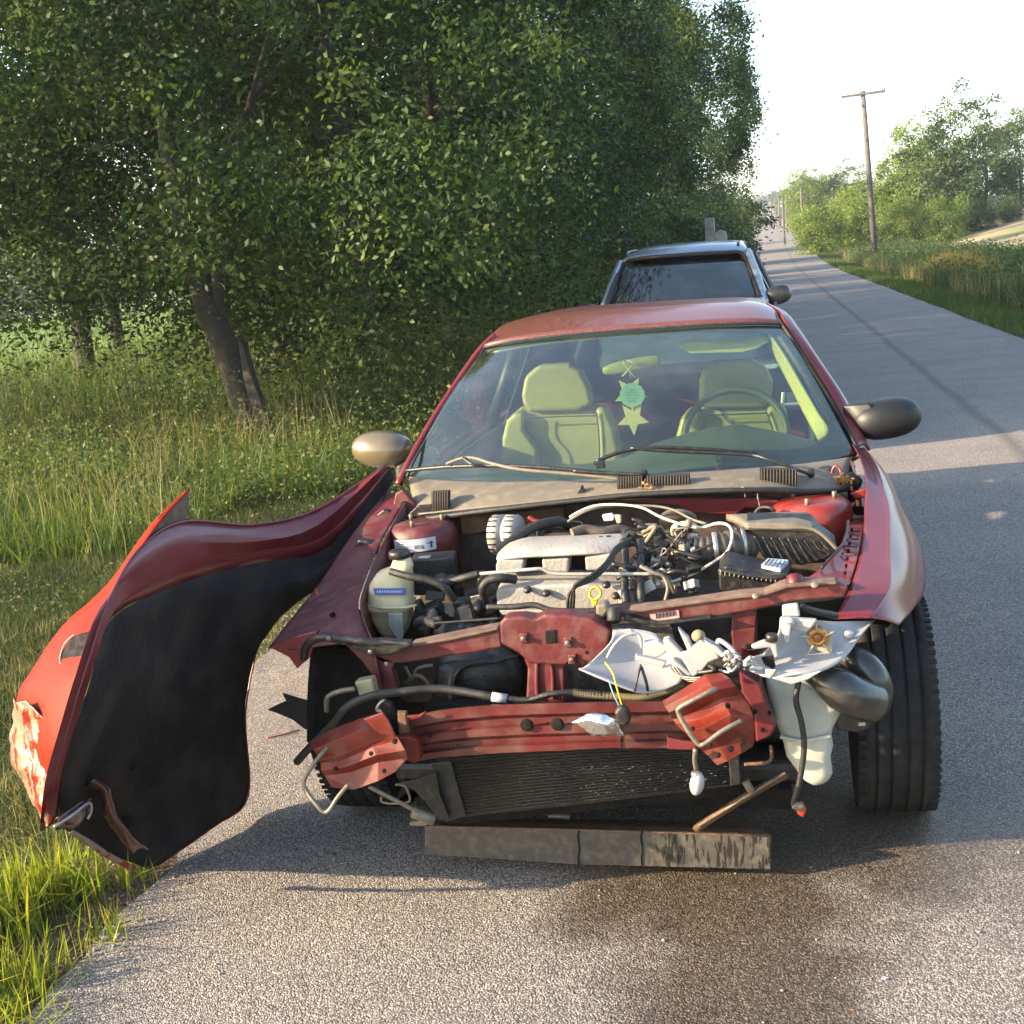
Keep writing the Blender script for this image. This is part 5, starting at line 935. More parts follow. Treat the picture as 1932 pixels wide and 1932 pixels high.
# ---- tyres
def tyre(x, lab):
    prof_ = [(.19, -.100), (.27, -.112), (.300, -.108), (.316, -.092)]
    g = [-.062, -.022, .022, .062]; x_ = -.088
    for q in g: prof_ += [(.320, x_), (.320, q-.0045), (.3135, q-.0035), (.3135, q+.0035), (.320, q+.0045)]; x_ = q+.008
    prof_ += [(.320, .088), (.316, .092), (.300, .108), (.27, .112), (.19, .100)]
    t_ = lathe('front_wheel', prof_, (x, 3.61, .318), (1, 0, 0), TYRE, car, 64, label=lab)
    s = 1 if x > CX else -1
    lathe('rim', [(.01, -.01), (.05, .0), (.06, -.03), (.16, -.01), (.185, .07), (.192, .1), (.19, -.09)], (x, 3.61, .318), (s, 0, 0), ALU, t_, 28)
    geos = []
    for k in range(70):
        a = 2*math.pi*k/70; d = Vector((0, math.cos(a), math.sin(a))); t = Vector((0, -math.sin(a), math.cos(a)))
        for s2 in (-1, 1):
            c = Vector((x, 3.61, .318))+d*.3145+Vector((s2*.098, 0, 0)); R3 = Matrix((Vector((1, 0, 0)), d, t)).transposed(); geos.append(boxgeo(c, (.022, .006, .012), R3))
    joined('tread_blocks', geos, TYRE, t_, False, kind='stuff')
    return t_
tyre(.308, 'driver side front tyre, uncovered and upright'); tyre(-1.31, 'passenger side front tyre in the dark wheel well')
loft('wheel_shade_sheet', [w_([(588, 1215, 3.20), (584, 1300, 3.18), (582, 1400, 3.16), (600, 1450, 3.16)]), w_([(650, 1225, 3.26), (650, 1300, 3.26), (650, 1380, 3.24), (660, 1440, 3.22)]), w_([(715, 1235, 3.22), (720, 1300, 3.2), (725, 1380, 3.2), (730, 1430, 3.2)])], LINER, car, solid=.004)  # black sheet added before the tyre, stands in for the fender's shade
prism('torn_mudflap', [(1260, 1222), (1350, 1180), (1330, 1145), (1400, 1165), (1480, 1190), (1480, 1330), (1430, 1310), (1380, 1270), (1310, 1240)], 3.45, .006, RUBBER, car, cA, bevel=.001, label='jagged torn black splash shield sticking out')
loft('wheel_well', [w_([(590, 1210, 3.35), (582, 1290, 3.3), (580, 1400, 3.25)]), w_([(640, 1190, 3.7), (640, 1290, 3.7), (640, 1400, 3.7)]), w_([(720, 1210, 3.6), (730, 1300, 3.6), (730, 1400, 3.6)])], LINER, car, solid=.004)
# ---- radiator support
prism('radiator_tie_bar', [(200, 1075), (310, 1050), (480, 1035), (700, 985), (880, 950), (1000, 925), (1020, 950), (1030, 1040), (880, 1070), (700, 1095), (480, 1130), (330, 1140)], 3.10, .05, APRON, car, cD, bevel=.006, label='bent maroon tie bar, passenger side')
prism('bar_top_dust', [(480, 1030), (700, 985), (880, 948), (1000, 925), (1005, 938), (880, 968), (700, 1005), (490, 1042)], 3.09, .06, DUSTM, car, cD, bevel=.003)
prism('latch_support', [(1012, 895), (1050, 862), (1150, 858), (1225, 872), (1280, 845), (1420, 848), (1560, 872), (1665, 940), (1662, 1020), (1645, 1100), (1600, 1150), (1500, 1152), (1440, 1120), (1400, 1150), (1190, 1140), (1130, 1080), (1020, 1020)], 3.05, .06, APRON, car, cD, bevel=.008, seg=3)
for q in ([(1280, 945), (1345, 935), (1350, 1015), (1285, 1020)],): prism('latch_opening', q, 3.046, .02, LINER, car, cD)
for a, b in ((1155, 985), (1415, 1010), (1440, 1110)):
    prism('weld_tab', [(a-25, b-25), (a+25, b-30), (a+25, b+30), (a-22, b+32)], 3.043, .01, APRON, car, cD, bevel=.003); c = P(*cD(a, b), 3.04); cyl('support_bolt', c, c-Vector((0, .008, 0)), .007, STEEL, car, 8)
c = P(*cD(1525, 1070), 3.048); cyl('support_hole', c, c+Vector((0, .01, 0)), .005, LINER, car, 8)
prism('latch_upright', [(1370, 310), (1480, 340), (1640, 420), (1640, 640), (1600, 640), (1410, 640), (1420, 440)], 3.09, .05, APRON, car, cB, bevel=.006)
tube('upright_flute', [(1480, 350, 3.088), (1475, 500, 3.088), (1480, 620, 3.085)], .007, APRON, car, cB); tube('upright_flute', [(1560, 380, 3.088), (1570, 500, 3.088), (1570, 620, 3.085)], .006, APRON, car, cB)
prism('radiator_tie_bar', [(100, 850), (290, 840), (640, 790), (880, 755), (1000, 745), (1110, 700), (1190, 690), (1400, 690), (1440, 720), (1420, 770), (1150, 790), (940, 840), (840, 855), (720, 880), (500, 905), (440, 925), (280, 900)], 3.12, .06, APRON, car, cE, bevel=.006, label='maroon tie bar, driver side')
prism('bar_top_dust', [(290, 835), (640, 788), (880, 752), (1000, 745), (1110, 700), (1380, 690), (1380, 702), (1120, 722), (1000, 765), (880, 775), (640, 806), (300, 855)], 3.11, .05, DUSTM, car, cE, bevel=.003)
prism('bar_lower_lip', [(260, 890), (440, 925), (620, 895), (720, 882), (720, 872), (440, 905), (270, 868)], 3.09, .05, BLACKP, car, cE)
prism('warning_sticker', [(400, 862), (550, 838), (556, 875), (410, 900)], 3.116, .003, mat('faded_sticker', (.42, .25, .22), .6, 0, .3, 60), car, cE, bevel=0)
for k in range(6): prism('sticker_mark', [(430+18*k, 856-3*k), (438+18*k, 855-3*k), (440+18*k, 880-3*k), (432+18*k, 881-3*k)], 3.113, .002, INK, car, cE, bevel=0)
cyl('bumper_stop', P(*cE(1160, 720), 3.13), P(*cE(1160, 655), 3.15), .021, APRON, car); cyl('bumper_stop', P(*cE(212, 900), 3.08), P(*cE(212, 825), 3.1), .019, RUBBER, car)
c = P(*cE(955, 765), 3.10); cyl('support_bolt', c, c+Vector((0, -.005, .004)), .009, STEEL, car, 10); c = P(*cE(1265, 708), 3.10); cyl('support_bolt', c, c+Vector((0, -.008, .006)), .01, STEEL, car, 10)
prism('latch_catch', [(115, 810), (170, 800), (190, 840), (150, 890), (118, 870)], 3.10, .05, COWLM, car, cE, bevel=.008)
prism('lamp_bracket', [(830, 860), (940, 830), (960, 870), (955, 1050), (840, 1060), (825, 960)], 3.14, .04, APRON, car, cE, bevel=.005); prism('lamp_bracket_slot', [(900, 1015), (930, 1012), (928, 1040), (900, 1042)], 3.136, .02, LINER, car, cE)
prism('dark_radiator_top', [(500, 905), (830, 870), (830, 1070), (560, 1080)], 3.22, .03, BLACKP, car, cE); prism('dark_radiator_top', [(960, 820), (1440, 770), (1430, 900), (970, 1040)], 3.25, .03, LINER, car, cE)
ellip('fan_shroud', P(*cB(1130, 480), 3.28), (.13, .08, .10), BLACKP, car, ex=.9); prism('radiator_panel', [(560, 350), (960, 330), (1420, 320), (1420, 640), (700, 640), (600, 560)], 3.33, .03, BLACKP, car, cB)
loft('fan_cowl', [w_([(860, 620, 3.2), (880, 480, 3.2), (960, 400, 3.22), (1380, 360, 3.25)], cB), w_([(980, 640, 3.15), (975, 520, 3.16), (1030, 440, 3.18), (1250, 400, 3.2)], cB)], BLACKP, car, solid=.005)
for k, L in enumerate(([(700, 430, 3.2), (740, 500, 3.18), (770, 440, 3.18), (860, 420, 3.2)], [(700, 520, 3.2), (780, 480, 3.15), (860, 560, 3.18)], [(980, 560, 3.12), (1000, 470, 3.12), (1060, 420, 3.14), (1180, 395, 3.16)])): tube('bracket_wire', [(*q,) for q in L], .005, STEEL if k < 2 else BLACKP, car, cB)
# left support arm & lamp mount
tube('support_arm', [(100, 380, 3.1), (110, 320, 3.08), (150, 275, 3.06), (230, 255, 3.05), (420, 275, 3.05), (560, 290, 3.06), (740, 290, 3.08)], .012, BLACKP, car, cB)
prism('support_arm_plate', [(210, 235), (330, 285), (560, 270), (720, 285), (740, 310), (600, 370), (470, 360), (330, 300), (220, 285)], 3.05, .03, BLACKP, car, cB, bevel=.008)
for a, b in ((250, 260), (495, 340), (590, 410)): c = P(*cB(a, b), 3.035); cyl('support_bolt', c, c-Vector((0, .006, 0)), .007, STEEL, car, 8)
prism('lamp_mount', [(330, 290), (470, 340), (640, 390), (620, 450), (650, 560), (560, 590), (520, 590), (500, 480), (440, 400)], 3.10, .04, APRON, car, cB, bevel=.006, label='maroon lamp mounting post, passenger side')
prism('lamp_mount_base', [(395, 520), (500, 500), (525, 600), (430, 615)], 3.02, .04, mat('khaki_metal', (.26, .24, .14), .6, 0, .2, 20), car, cB, bevel=.006)
tube('corroded_pipe', [(400, 560, 3.0), (330, 570, 3.0), (270, 590, 3.0), (238, 620, 3.0), (236, 690, 3.02)], .007, STEEL, car, cB, ridges=1)
tube('coolant_pipe', [(60, 990, 3.1), (140, 900, 3.05), (280, 760, 2.98), (350, 670, 2.95), (500, 600, 2.95), (700, 575, 2.96), (860, 560, 2.98), (1000, 570, 2.98), (1150, 595, 2.97), (1230, 610, 2.97)], .0115, RUBBER, car, cB)
tube('pipe_sleeve', [(1210, 606, 2.97), (1300, 618, 2.97)], .0135, GREYP, car, cB, seg=2)
tube('ribbed_hose', [(1290, 616, 2.97), (1420, 625, 2.97), (1560, 590, 2.97), (1700, 580, 2.98), (1830, 590, 2.98), (1932, 605, 2.98)], .0085, BLACKP, car, cB, ridges=1)
tube('ribbed_hose', [(0, 560, 2.98), (60, 570, 2.98), (200, 580, 2.98), (330, 585, 2.98), (420, 565, 2.99), (520, 520, 3.0)], .0095, mat('tan_loom', (.14, .11, .06), .7), car, cC, ridges=1)
for k in range(14): tube('hose_clip', [(1290+0*k, 0, 3)] * 2, .001, BLACKP, car, cB) if False else None
# ---- bumper beam (ridged sheet)
tt = lambda L, d: [(x, y, 2.90+d) for x, y in L]
topE = [(700, 735), (900, 685), (1200, 655), (1500, 643), (1932, 635)]; botE = [(770, 985), (950, 965), (1200, 945), (1500, 932), (1932, 912)]
xr_ = [541+x*.32 for x, _ in topE]
TT = [cB(*p) for p in topE]+[cC(230, 604), cC(460, 600), cC(600, 600)]; BB = [cB(*p) for p in botE]+[cC(230, 828), cC(460, 825), cC(600, 832)]
offs = [(0, .05), (.02, .0), (.22, .0), (.28, .018), (.42, .018), (.48, .0), (.62, .0), (.68, .016), (.80, .016), (.86, 0), (.98, 0), (1, .05)]
rows = []
for f, d in offs:
    rows.append([P(TT[i][0]*(1-f)+BB[i][0]*f, TT[i][1]*(1-f)+BB[i][1]*f, 2.90+d+.02*abs(i-3.5)/3.5) for i in range(8)])
bm_ = loft('bumper_beam', rows, BEAMP, car, nu=4, nv=1, solid=.003, sharp=20, disp=.008, ds=.05, label='dented maroon crash beam across the front')
for a, b, r in ((1415, 775, .0155), (1595, 770, .0155), (840, 838, .006), (705, 868, .009), (1000, 900, .004)):
    c = P(*cB(a, b), 2.893); h_ = lathe('beam_hole', [(r*1.12, .0), (r*1.12, .004), (r, .004), (r, -.002), (r*.9, -.003)], c, (0, 1, 0), LINER, bm_, 18)
prism('beam_torn_lip', [(690, 720), (780, 715), (820, 692), (790, 730), (740, 745)], 2.88, .01, BRACK, bm_, cB); prism('beam_torn_lip', [(440, 755), (445, 830), (560, 832), (600, 800), (520, 790), (450, 775)], 2.885, .012, PAINT, bm_, cC)
prism('beam_end_plate', [(640, 850), (700, 838), (775, 868), (792, 985), (750, 1002), (700, 985), (655, 990)], [2.85, 2.86, 2.87, 2.88, 2.88, 2.86, 2.85], .03, BRACK, bm_, cB, bevel=.006)
prism('beam_bolt_plate', [(650, 700), (700, 702), (718, 850), (665, 860)], 2.88, .02, RUST, bm_, cB)
tube('tow_hook', [(700, 700, 2.98), (550, 690, 2.98), (540, 660, 2.98), (575, 632, 2.98), (610, 650, 2.98), (640, 720, 2.98), (650, 800, 2.98)], .006, ALU2, car, cB)
# left bracket
lbk = loft('crash_bracket', [w_([(135, 870, 2.93), (270, 800, 2.91), (430, 738, 2.90), (560, 700, 2.90)], cB), w_([(160, 920, 2.86), (300, 860, 2.85), (470, 790, 2.85), (600, 770, 2.85)], cB), w_([(195, 985, 2.86), (320, 955, 2.845), (500, 880, 2.845), (650, 835, 2.85)], cB), w_([(200, 1000, 2.83), (325, 985, 2.815), (510, 905, 2.81), (665, 860, 2.815)], cB), w_([(205, 1040, 2.815), (345, 1020, 2.80), (525, 950, 2.795), (700, 920, 2.80)], cB), w_([(225, 1070, 2.825), (370, 1050, 2.815), (540, 990, 2.81), (715, 965, 2.815)], cB), w_([(265, 1140, 2.80), (400, 1155, 2.79), (540, 1105, 2.79), (640, 1050, 2.80)], cB)], BRACK, car, lin=True, bevel=.0015, solid=.004, label='twisted red crash bracket at the passenger side end of the beam')
for a, b, r in ((495, 943, .006), (287, 1033, .006), (573, 1047, .006), (635, 872, .007)): c = P(*cB(a, b), 2.775); cyl('bracket_hole', c, c+Vector((0, .006, 0)), r, LINER, lbk, 12)
prism('bracket_flap', [(450, 740), (565, 698), (600, 745), (640, 830), (560, 835), (510, 800)], 2.83, .006, BRACK, lbk, cB)
prism('bracket_hook', [(540, 660), (575, 630), (612, 648), (650, 720), (652, 850), (625, 840), (600, 745), (560, 698)], 2.90, .02, LINER, lbk, cB)
tube('wire_loop', [(238, 910, 2.80), (200, 950, 2.78), (140, 1030, 2.76), (100, 1110, 2.75), (125, 1175, 2.74), (175, 1240, 2.73), (215, 1283, 2.73), (250, 1275, 2.73), (300, 1200, 2.74), (362, 1125, 2.76)], .0058, STEEL, lbk, cB)
# right bracket
rbk = loft('crash_bracket', [w_([(420, 605, 2.89), (520, 545, 2.87), (620, 480, 2.87), (700, 470, 2.88)], cC), w_([(432, 630, 2.83), (535, 580, 2.82), (645, 520, 2.82), (740, 498, 2.84)], cC), w_([(450, 655, 2.825), (550, 610, 2.815), (670, 550, 2.815), (765, 530, 2.835)], cC), w_([(465, 685, 2.85), (570, 650, 2.84), (700, 585, 2.84), (790, 570, 2.85)], cC), w_([(485, 710, 2.845), (595, 690, 2.835), (720, 625, 2.835), (832, 630, 2.85)], cC), w_([(520, 745, 2.80), (625, 725, 2.795), (740, 665, 2.80), (848, 680, 2.82)], cC), w_([(565, 790, 2.80), (655, 770, 2.795), (762, 720, 2.80), (852, 735, 2.825)], cC), w_([(610, 835, 2.835), (690, 815, 2.82), (780, 765, 2.825), (852, 790, 2.84)], cC), w_([(680, 905, 2.82), (730, 885, 2.82), (790, 850, 2.82), (845, 815, 2.84)], cC)], BRACK, car, lin=True, bevel=.0015, solid=.004, label='twisted red crash bracket at the driver side end of the beam')
for a, b, r in ((728, 627, .006), (563, 735, .005), (797, 797, .006), (740, 830, .008), (683, 860, .006), (645, 815, .005)): c = P(*cC(a, b), 2.772); cyl('bracket_hole', c, c+Vector((0, .008, 0)), r, LINER, rbk, 12)
tube('wire_loop', [(672, 545, 2.77), (640, 560, 2.75), (560, 600, 2.74), (500, 635, 2.74), (498, 665, 2.74), (540, 740, 2.73), (585, 800, 2.73), (615, 805, 2.73), (700, 745, 2.74), (795, 693, 2.76)], .006, STEEL, rbk, cC)
prism('side_rail_end', [(780, 460), (880, 520), (920, 640), (955, 720), (930, 770), (860, 800), (850, 650), (790, 560)], 2.95, .25, PAINT, car, cC, bevel=.006, label='crumpled maroon rail end beside the washer tank')
for a, b in ((855, 655), (925, 660), (890, 740)): c = P(*cC(a, b), 2.945); cyl('rail_hole', c, c+Vector((0, .006, 0)), .006, LINER, car, 8)
# chrome scrap on the beam and its wires
sc_ = thing('lamp_scrap', P(*cC(130, 690), 2.86), 'crumpled shiny foil like reflector scrap lying on the crash beam', 'lamp scrap')
loft('reflector', [w_([(0, 700, 2.87), (60, 665, 2.855), (130, 660, 2.85), (200, 690, 2.86)], cC), w_([(20, 720, 2.865), (70, 715, 2.85), (140, 715, 2.84), (215, 720, 2.86)], cC), w_([(50, 735, 2.875), (90, 762, 2.86), (150, 755, 2.86), (240, 765, 2.87)], cC)], CHROME, sc_, solid=.002, disp=.03, ds=.02)
prism('lamp_socket', [(190, 655), (220, 620), (255, 640), (270, 700), (250, 725), (205, 720)], 2.84, .03, BLACKP, sc_, cC, bevel=.008)
tube('yellow_wire', [(150, 420, 2.9), (185, 470, 2.86), (205, 540, 2.85), (228, 620, 2.85)], .0024, YEL, sc_, cC); tube('green_wire', [(165, 500, 2.88), (185, 560, 2.86), (215, 625, 2.85)], .0016, CYAN, sc_, cC)
# hanging bulb
hb = thing('dangling_bulb', P(*cC(575, 900), 2.84), 'small white bulb dangling below the driver side crash bracket', 'bulb')
tube('bulb_lead', [(575, 830, 2.80), (572, 880, 2.82), (578, 920, 2.83)], .006, STEEL, hb, cC); ellip('bulb_glass', P(*cC(583, 990), 2.84), (.018, .018, .032), GREYP, hb, (0, .2, 0)); cyl('bulb_collar', P(*cC(576, 935), 2.84), P(*cC(580, 965), 2.84), .012, ALU2, hb)
# ---- headlamp housings (broken)
hl = loft('headlamp_housing', [w_([(25, 450, 2.93), (140, 500, 2.91), (300, 560, 2.92), (400, 560, 2.95), (500, 520, 2.98)], cC), w_([(60, 435, 2.97), (160, 445, 2.99), (300, 470, 3.0), (420, 480, 3.0), (530, 470, 3.0)], cC), w_([(170, 330, 3.02), (220, 340, 3.04), (300, 380, 3.05), (420, 400, 3.04), (560, 420, 3.02)], cC), w_([(185, 270, 3.06), (280, 262, 3.07), (390, 285, 3.07), (420, 340, 3.05), (580, 400, 3.03)], cC)], GREYP, car, solid=.004, label='broken light grey headlamp housing, passenger side')
GL = [([(330, 330), (400, 320), (450, 350), (430, 380), (395, 400), (330, 395)], 2.96, .03), ([(290, 385), (440, 420), (425, 445), (290, 412)], 2.94, .02), ([(420, 315), (450, 308), (590, 455), (560, 480), (500, 440), (440, 370)], 2.95, .03), ([(490, 255), (540, 300), (560, 345), (600, 320), (660, 340), (690, 400), (640, 420), (600, 470), (560, 490), (520, 420), (500, 380), (540, 370)], 2.93, .02), ([(610, 310), (680, 345), (725, 390), (700, 400), (640, 350)], 2.92, .03), ([(470, 400), (560, 480), (530, 500), (450, 420)], 2.93, .02), ([(215, 270), (270, 262), (300, 290), (275, 300), (245, 285)], 3.0, .01)]
for q, Y, d in GL: prism('housing_shard', q, Y, d, GREYP, hl, cC, bevel=.004)
tube('housing_rim', [(160, 395, 2.96), (190, 340, 2.95), (240, 295, 2.96), (300, 285, 2.97), (320, 320, 2.97), (318, 360, 2.98)], .004, GREYP, hl, cC)
tube('housing_rib', [(318, 430, 2.94), (300, 500, 2.92), (288, 555, 2.92)], .003, BLACKP, hl, cC); tube('housing_rib', [(320, 440, 2.94), (345, 520, 2.93), (350, 570, 2.95)], .004, BLACKP, hl, cC)
ellip('adjuster_ball', P(*cC(590, 295), 3.0), (.018, .02, .016), mat('olive_brass', (.25, .2, .1), .5), hl)
tube('housing_seal', [(680, 330, 2.92), (690, 315, 2.92), (740, 350, 2.91), (775, 400, 2.9), (770, 430, 2.9), (710, 400, 2.91)], .006, GREYP, hl, cC)
hr = loft('headlamp_housing', [w_([(815, 450, 2.92), (920, 490, 2.90), (1040, 478, 2.89), (1170, 460, 2.92), (1280, 395, 3.0), (1350, 300, 3.1), (1405, 235, 3.18)], cC), w_([(850, 430, 2.96), (940, 430, 2.97), (1040, 400, 2.99), (1150, 380, 3.02), (1250, 340, 3.06), (1330, 280, 3.13), (1410, 230, 3.19)], cC), w_([(960, 300, 2.98), (1010, 320, 3.02), (1080, 310, 3.05), (1150, 290, 3.08), (1240, 270, 3.11), (1320, 245, 3.15), (1415, 226, 3.2)], cC), w_([(975, 210, 3.04), (1030, 212, 3.06), (1090, 215, 3.09), (1160, 222, 3.11), (1240, 228, 3.13), (1320, 226, 3.16), (1420, 224, 3.2)], cC)], GREYP, car, solid=.004, label='broken light grey headlamp housing, driver side')
prism('housing_lip', [(1050, 490), (1170, 462), (1110, 500), (1030, 525), (945, 500), (930, 490)], 2.89, .01, GREYP, hr, cC)
for q, Y, d in (([(985, 160), (1060, 150), (1070, 205), (985, 205)], 3.0, .03), ([(975, 210), (1150, 220), (1130, 250), (1100, 280), (1040, 270), (1035, 290), (985, 290)], 2.98, .02), ([(900, 318), (960, 335), (970, 400), (950, 400), (930, 350), (850, 360), (835, 345)], 2.93, .02), ([(1000, 240), (1030, 245), (1018, 330), (995, 320)], 2.95, .03), ([(820, 400), (890, 380), (940, 445), (850, 440)], 2.93, .006), ([(905, 450), (960, 455), (930, 498), (905, 490)], 2.89, .006)): prism('housing_shard', q, Y, d, GREYP, hr, cC, bevel=.004)
prism('bulb_plate', [(1110, 268), (1225, 270), (1220, 388), (1120, 350)], 3.02, .008, CREAM, hr, cC, bevel=.002)
c = P(*cC(1152, 306), 3.0); lathe('bulb_socket', [(.012, .012), (.012, .002), (.018, 0), (.026, .004), (.027, .02)], c, (0, 1, .1), BULBM, hr, 20); ellip('bulb_ring', c+Vector((0, .006, 0)), (.013, .01, .013), mat('amber_dark', (.2, .08, .02), .3), hr)
for a in range(5): q = a*1.25+.4; tube('socket_clip', [c+Vector((.02*math.cos(q), -.002, .02*math.sin(q))), c+Vector((.045*math.cos(q), -.004, .045*math.sin(q)))], .003, CREAM, hr, seg=1, sides=5)
c = P(*cC(1300, 290), 3.08); lathe('housing_rivet', [(.004, 0), (.011, .002), (.012, .012)], c, (0, 1, 0), ALU2, hr, 12); c = P(*cC(1018, 238), 2.97); lathe('housing_rivet', [(.004, 0), (.015, .002), (.017, .01)], c, (0, 1, 0), GREYP, hr, 14)
cyl('adjuster', P(*cC(935, 320), 2.93), P(*cC(935, 285), 2.93), .015, BLACKP, hr); prism('dark_tab', [(885, 395), (940, 385), (955, 440), (940, 455), (900, 430)], 2.92, .004, LINER, hr, cC); tube('dark_connector', [(1070, 155, 3.05), (1100, 165, 3.05), (1150, 180, 3.08), (1240, 200, 3.12)], .01, BLACKP, hr, cC)
for k in range(12):
    x0, y0 = rg.uniform(640, 840), rg.uniform(380, 450); tube('torn_wiring', [(x0, y0, 2.9), (x0+rg.uniform(-40, 40), y0+rg.uniform(-20, 30), 2.88), (x0+rg.uniform(-60, 60), y0+rg.uniform(0, 60), 2.9)], rg.choice([.003, .005]), rg.choice([BLACKP, CHROME, GREYP]), car, cC)
for k in range(5): tube('lamp_lead', [(450+8*k, 440, 2.93), (490+10*k, 480+5*k, 2.92), (560+6*k, 492+4*k, 2.91), (600, 490+6*k, 2.91)], .0022, [CREAM, REDP, WHITEC, BLACKP, CREAM][k], hl, cC)
# ---- washer tank
wt = [(895, 500), (1000, 505), (1090, 480), (1180, 560), (1285, 640), (1240, 720), (1210, 770), (1228, 830), (1215, 880), (1225, 960), (1205, 1010), (1140, 1018), (1085, 1000), (1050, 940), (1005, 880), (985, 790), (945, 700), (920, 600)]
wsh = prism('washer_tank', wt, 3.02, .14, WASH, car, cC, bevel=.028, seg=5, smooth=True)
tube('tank_neck_ridge', [(975, 770, 3.015), (1080, 790, 3.01), (1215, 765, 3.015)], .006, WASH, wsh, cC)
hg = tube('hanging_harness', [(1062, 510, 2.98), (1050, 600, 2.97), (1075, 700, 2.965), (1088, 800, 2.96), (1080, 900, 2.96), (1062, 1000, 2.96), (1040, 1080, 2.96), (1055, 1110, 2.96)], .0075, RUBBER, car, cC)
prism('harness_plug', [(1040, 1100), (1075, 1085), (1100, 1120), (1085, 1155), (1060, 1140)], 2.95, .025, REDP, hg, cC, bevel=.005); tube('tan_sleeve', [(1040, 1090, 2.955), (1060, 1100, 2.955), (1085, 1095, 2.955)], .011, STEEL, hg, cC)
# ---- resonator
tube('air_duct', [(1160, 440, 3.2), (1240, 400, 3.14), (1320, 400, 3.10), (1390, 450, 3.08), (1425, 520, 3.08), (1420, 590, 3.1), (1380, 640, 3.14)], [.03]*6+[.048]*31, MIRP, car, cC) if False else None
pth = crs(w_([(1170, 430, 3.22), (1250, 400, 3.14), (1330, 410, 3.10), (1395, 465, 3.08), (1425, 540, 3.08), (1410, 610, 3.12)], cC), 8); n_ = len(pth)
vv, ff = tubegeo(pth, [.030+.018*i/n_ for i in range(n_)], 18); put('air_duct', rawmesh(vv, ff), MIRP, car)
pth = crs(w_([(1095, 490, 3.02), (1150, 490, 3.0), (1230, 530, 2.99), (1320, 580, 3.0), (1410, 610, 3.04)], cC), 8); n_ = len(pth)
vv, ff = tubegeo(pth, [.004+.048*min(1, (i/n_)*1.8)**.7 for i in range(n_)], 18); put('duct_horn', rawmesh(vv, ff), MIRP, car)
prism('resonator_box', [(1215, 650), (1285, 630), (1440, 635), (1445, 665), (1390, 740), (1340, 755), (1240, 740)], 3.05, .12, BLACKP, car, cC, bevel=.012, seg=3); prism('box_tag', [(1345, 705), (1378, 703), (1377, 718), (1345, 720)], 3.046, .004, CREAM, car, cC, bevel=0)
# ---- condenser and undertray
cf = [(823, 1434), (1060, 1415), (1374, 1400), (1385, 1478), (1380, 1484), (1120, 1516), (880, 1542), (838, 1548)]
cd = prism('condenser', cf, 3.0, .03, CONDM, car, bevel=.004)
geos = []
for k in range(17):
    t = (k+.5)/17; a = P(828+8*t, 1436+108*t, 2.996); mid_ = P(1100, 1414+100*t, 2.996); b = P(1376+6*t, 1404+76*t, 2.996); geos.append(tubegeo([a, mid_, b], .0024, 4))
joined('condenser_tubes', geos, mat('condenser_tube', (.011, .010, .009), .4, .3, .6, 60, dust=.16), cd, True, kind='stuff')
geos = []
for k in range(110):
    x = rg.uniform(900, 1370); y = rg.uniform(1440, 1530-(x-880)*.09); a = P(x, y, 2.992); geos.append(boxgeo(a, (rg.uniform(.002, .007), .0015, .0012)))
joined('bent_fins', geos, STEEL, cd, False, kind='stuff')
prism('condenser_side_tank', [(812, 1440), (850, 1436), (880, 1540), (838, 1552)], 2.99, .04, BLACKP, car); prism('condenser_side_tank', [(1372, 1405), (1392, 1405), (1398, 1480), (1378, 1484)], 2.99, .04, BLACKP, car)
prism('radiator', [(800, 1330), (1380, 1330), (1400, 1500), (830, 1560)], 3.12, .05, LINER, car)
prism('splash_shield', [(660, 1200), (870, 1060), (870, 1180), (940, 1340), (880, 1330), (700, 1100)], 2.98, .01, LINER, car, cB)
prism('baffle', [(640, 1120), (780, 1090), (880, 1050), (900, 1180), (960, 1330), (900, 1340), (820, 1230), (740, 1150)], 2.97, .008, BLACKP, car, cB, bevel=.002)
ut = prism('air_dam', [(801, 1559), (1092, 1566), (1455, 1578), (1455, 1641), (1092, 1632), (801, 1612)], 3.10, .012, RADTOP, car, bevel=.003, label='long dark grey air dam strip hanging level just above the road')
loft('tray_floor', [w_([(801, 1559, 3.10), (1092, 1566, 3.10), (1455, 1578, 3.10)]), w_([(815, 1553, 3.24), (1080, 1556, 3.24), (1440, 1566, 3.24)]), w_([(830, 1545, 3.5), (1080, 1545, 3.5), (1400, 1550, 3.5)])], RUST, car, solid=.004)
for x in (1092, 1211): tube('dam_crack', [(x, 1567, 3.098), (x-2, 1580, 3.098), (x+1, 1600, 3.098), (x-1, 1618, 3.098), (x, 1634, 3.098)], .0022, LINER, ut)if False else tube('dam_crack', [P(x, 1568, 3.098), P(x-2, 1582, 3.098), P(x+1, 1600, 3.098), P(x-1, 1618, 3.098), P(x, 1633, 3.098)], .002, LINER, ut)
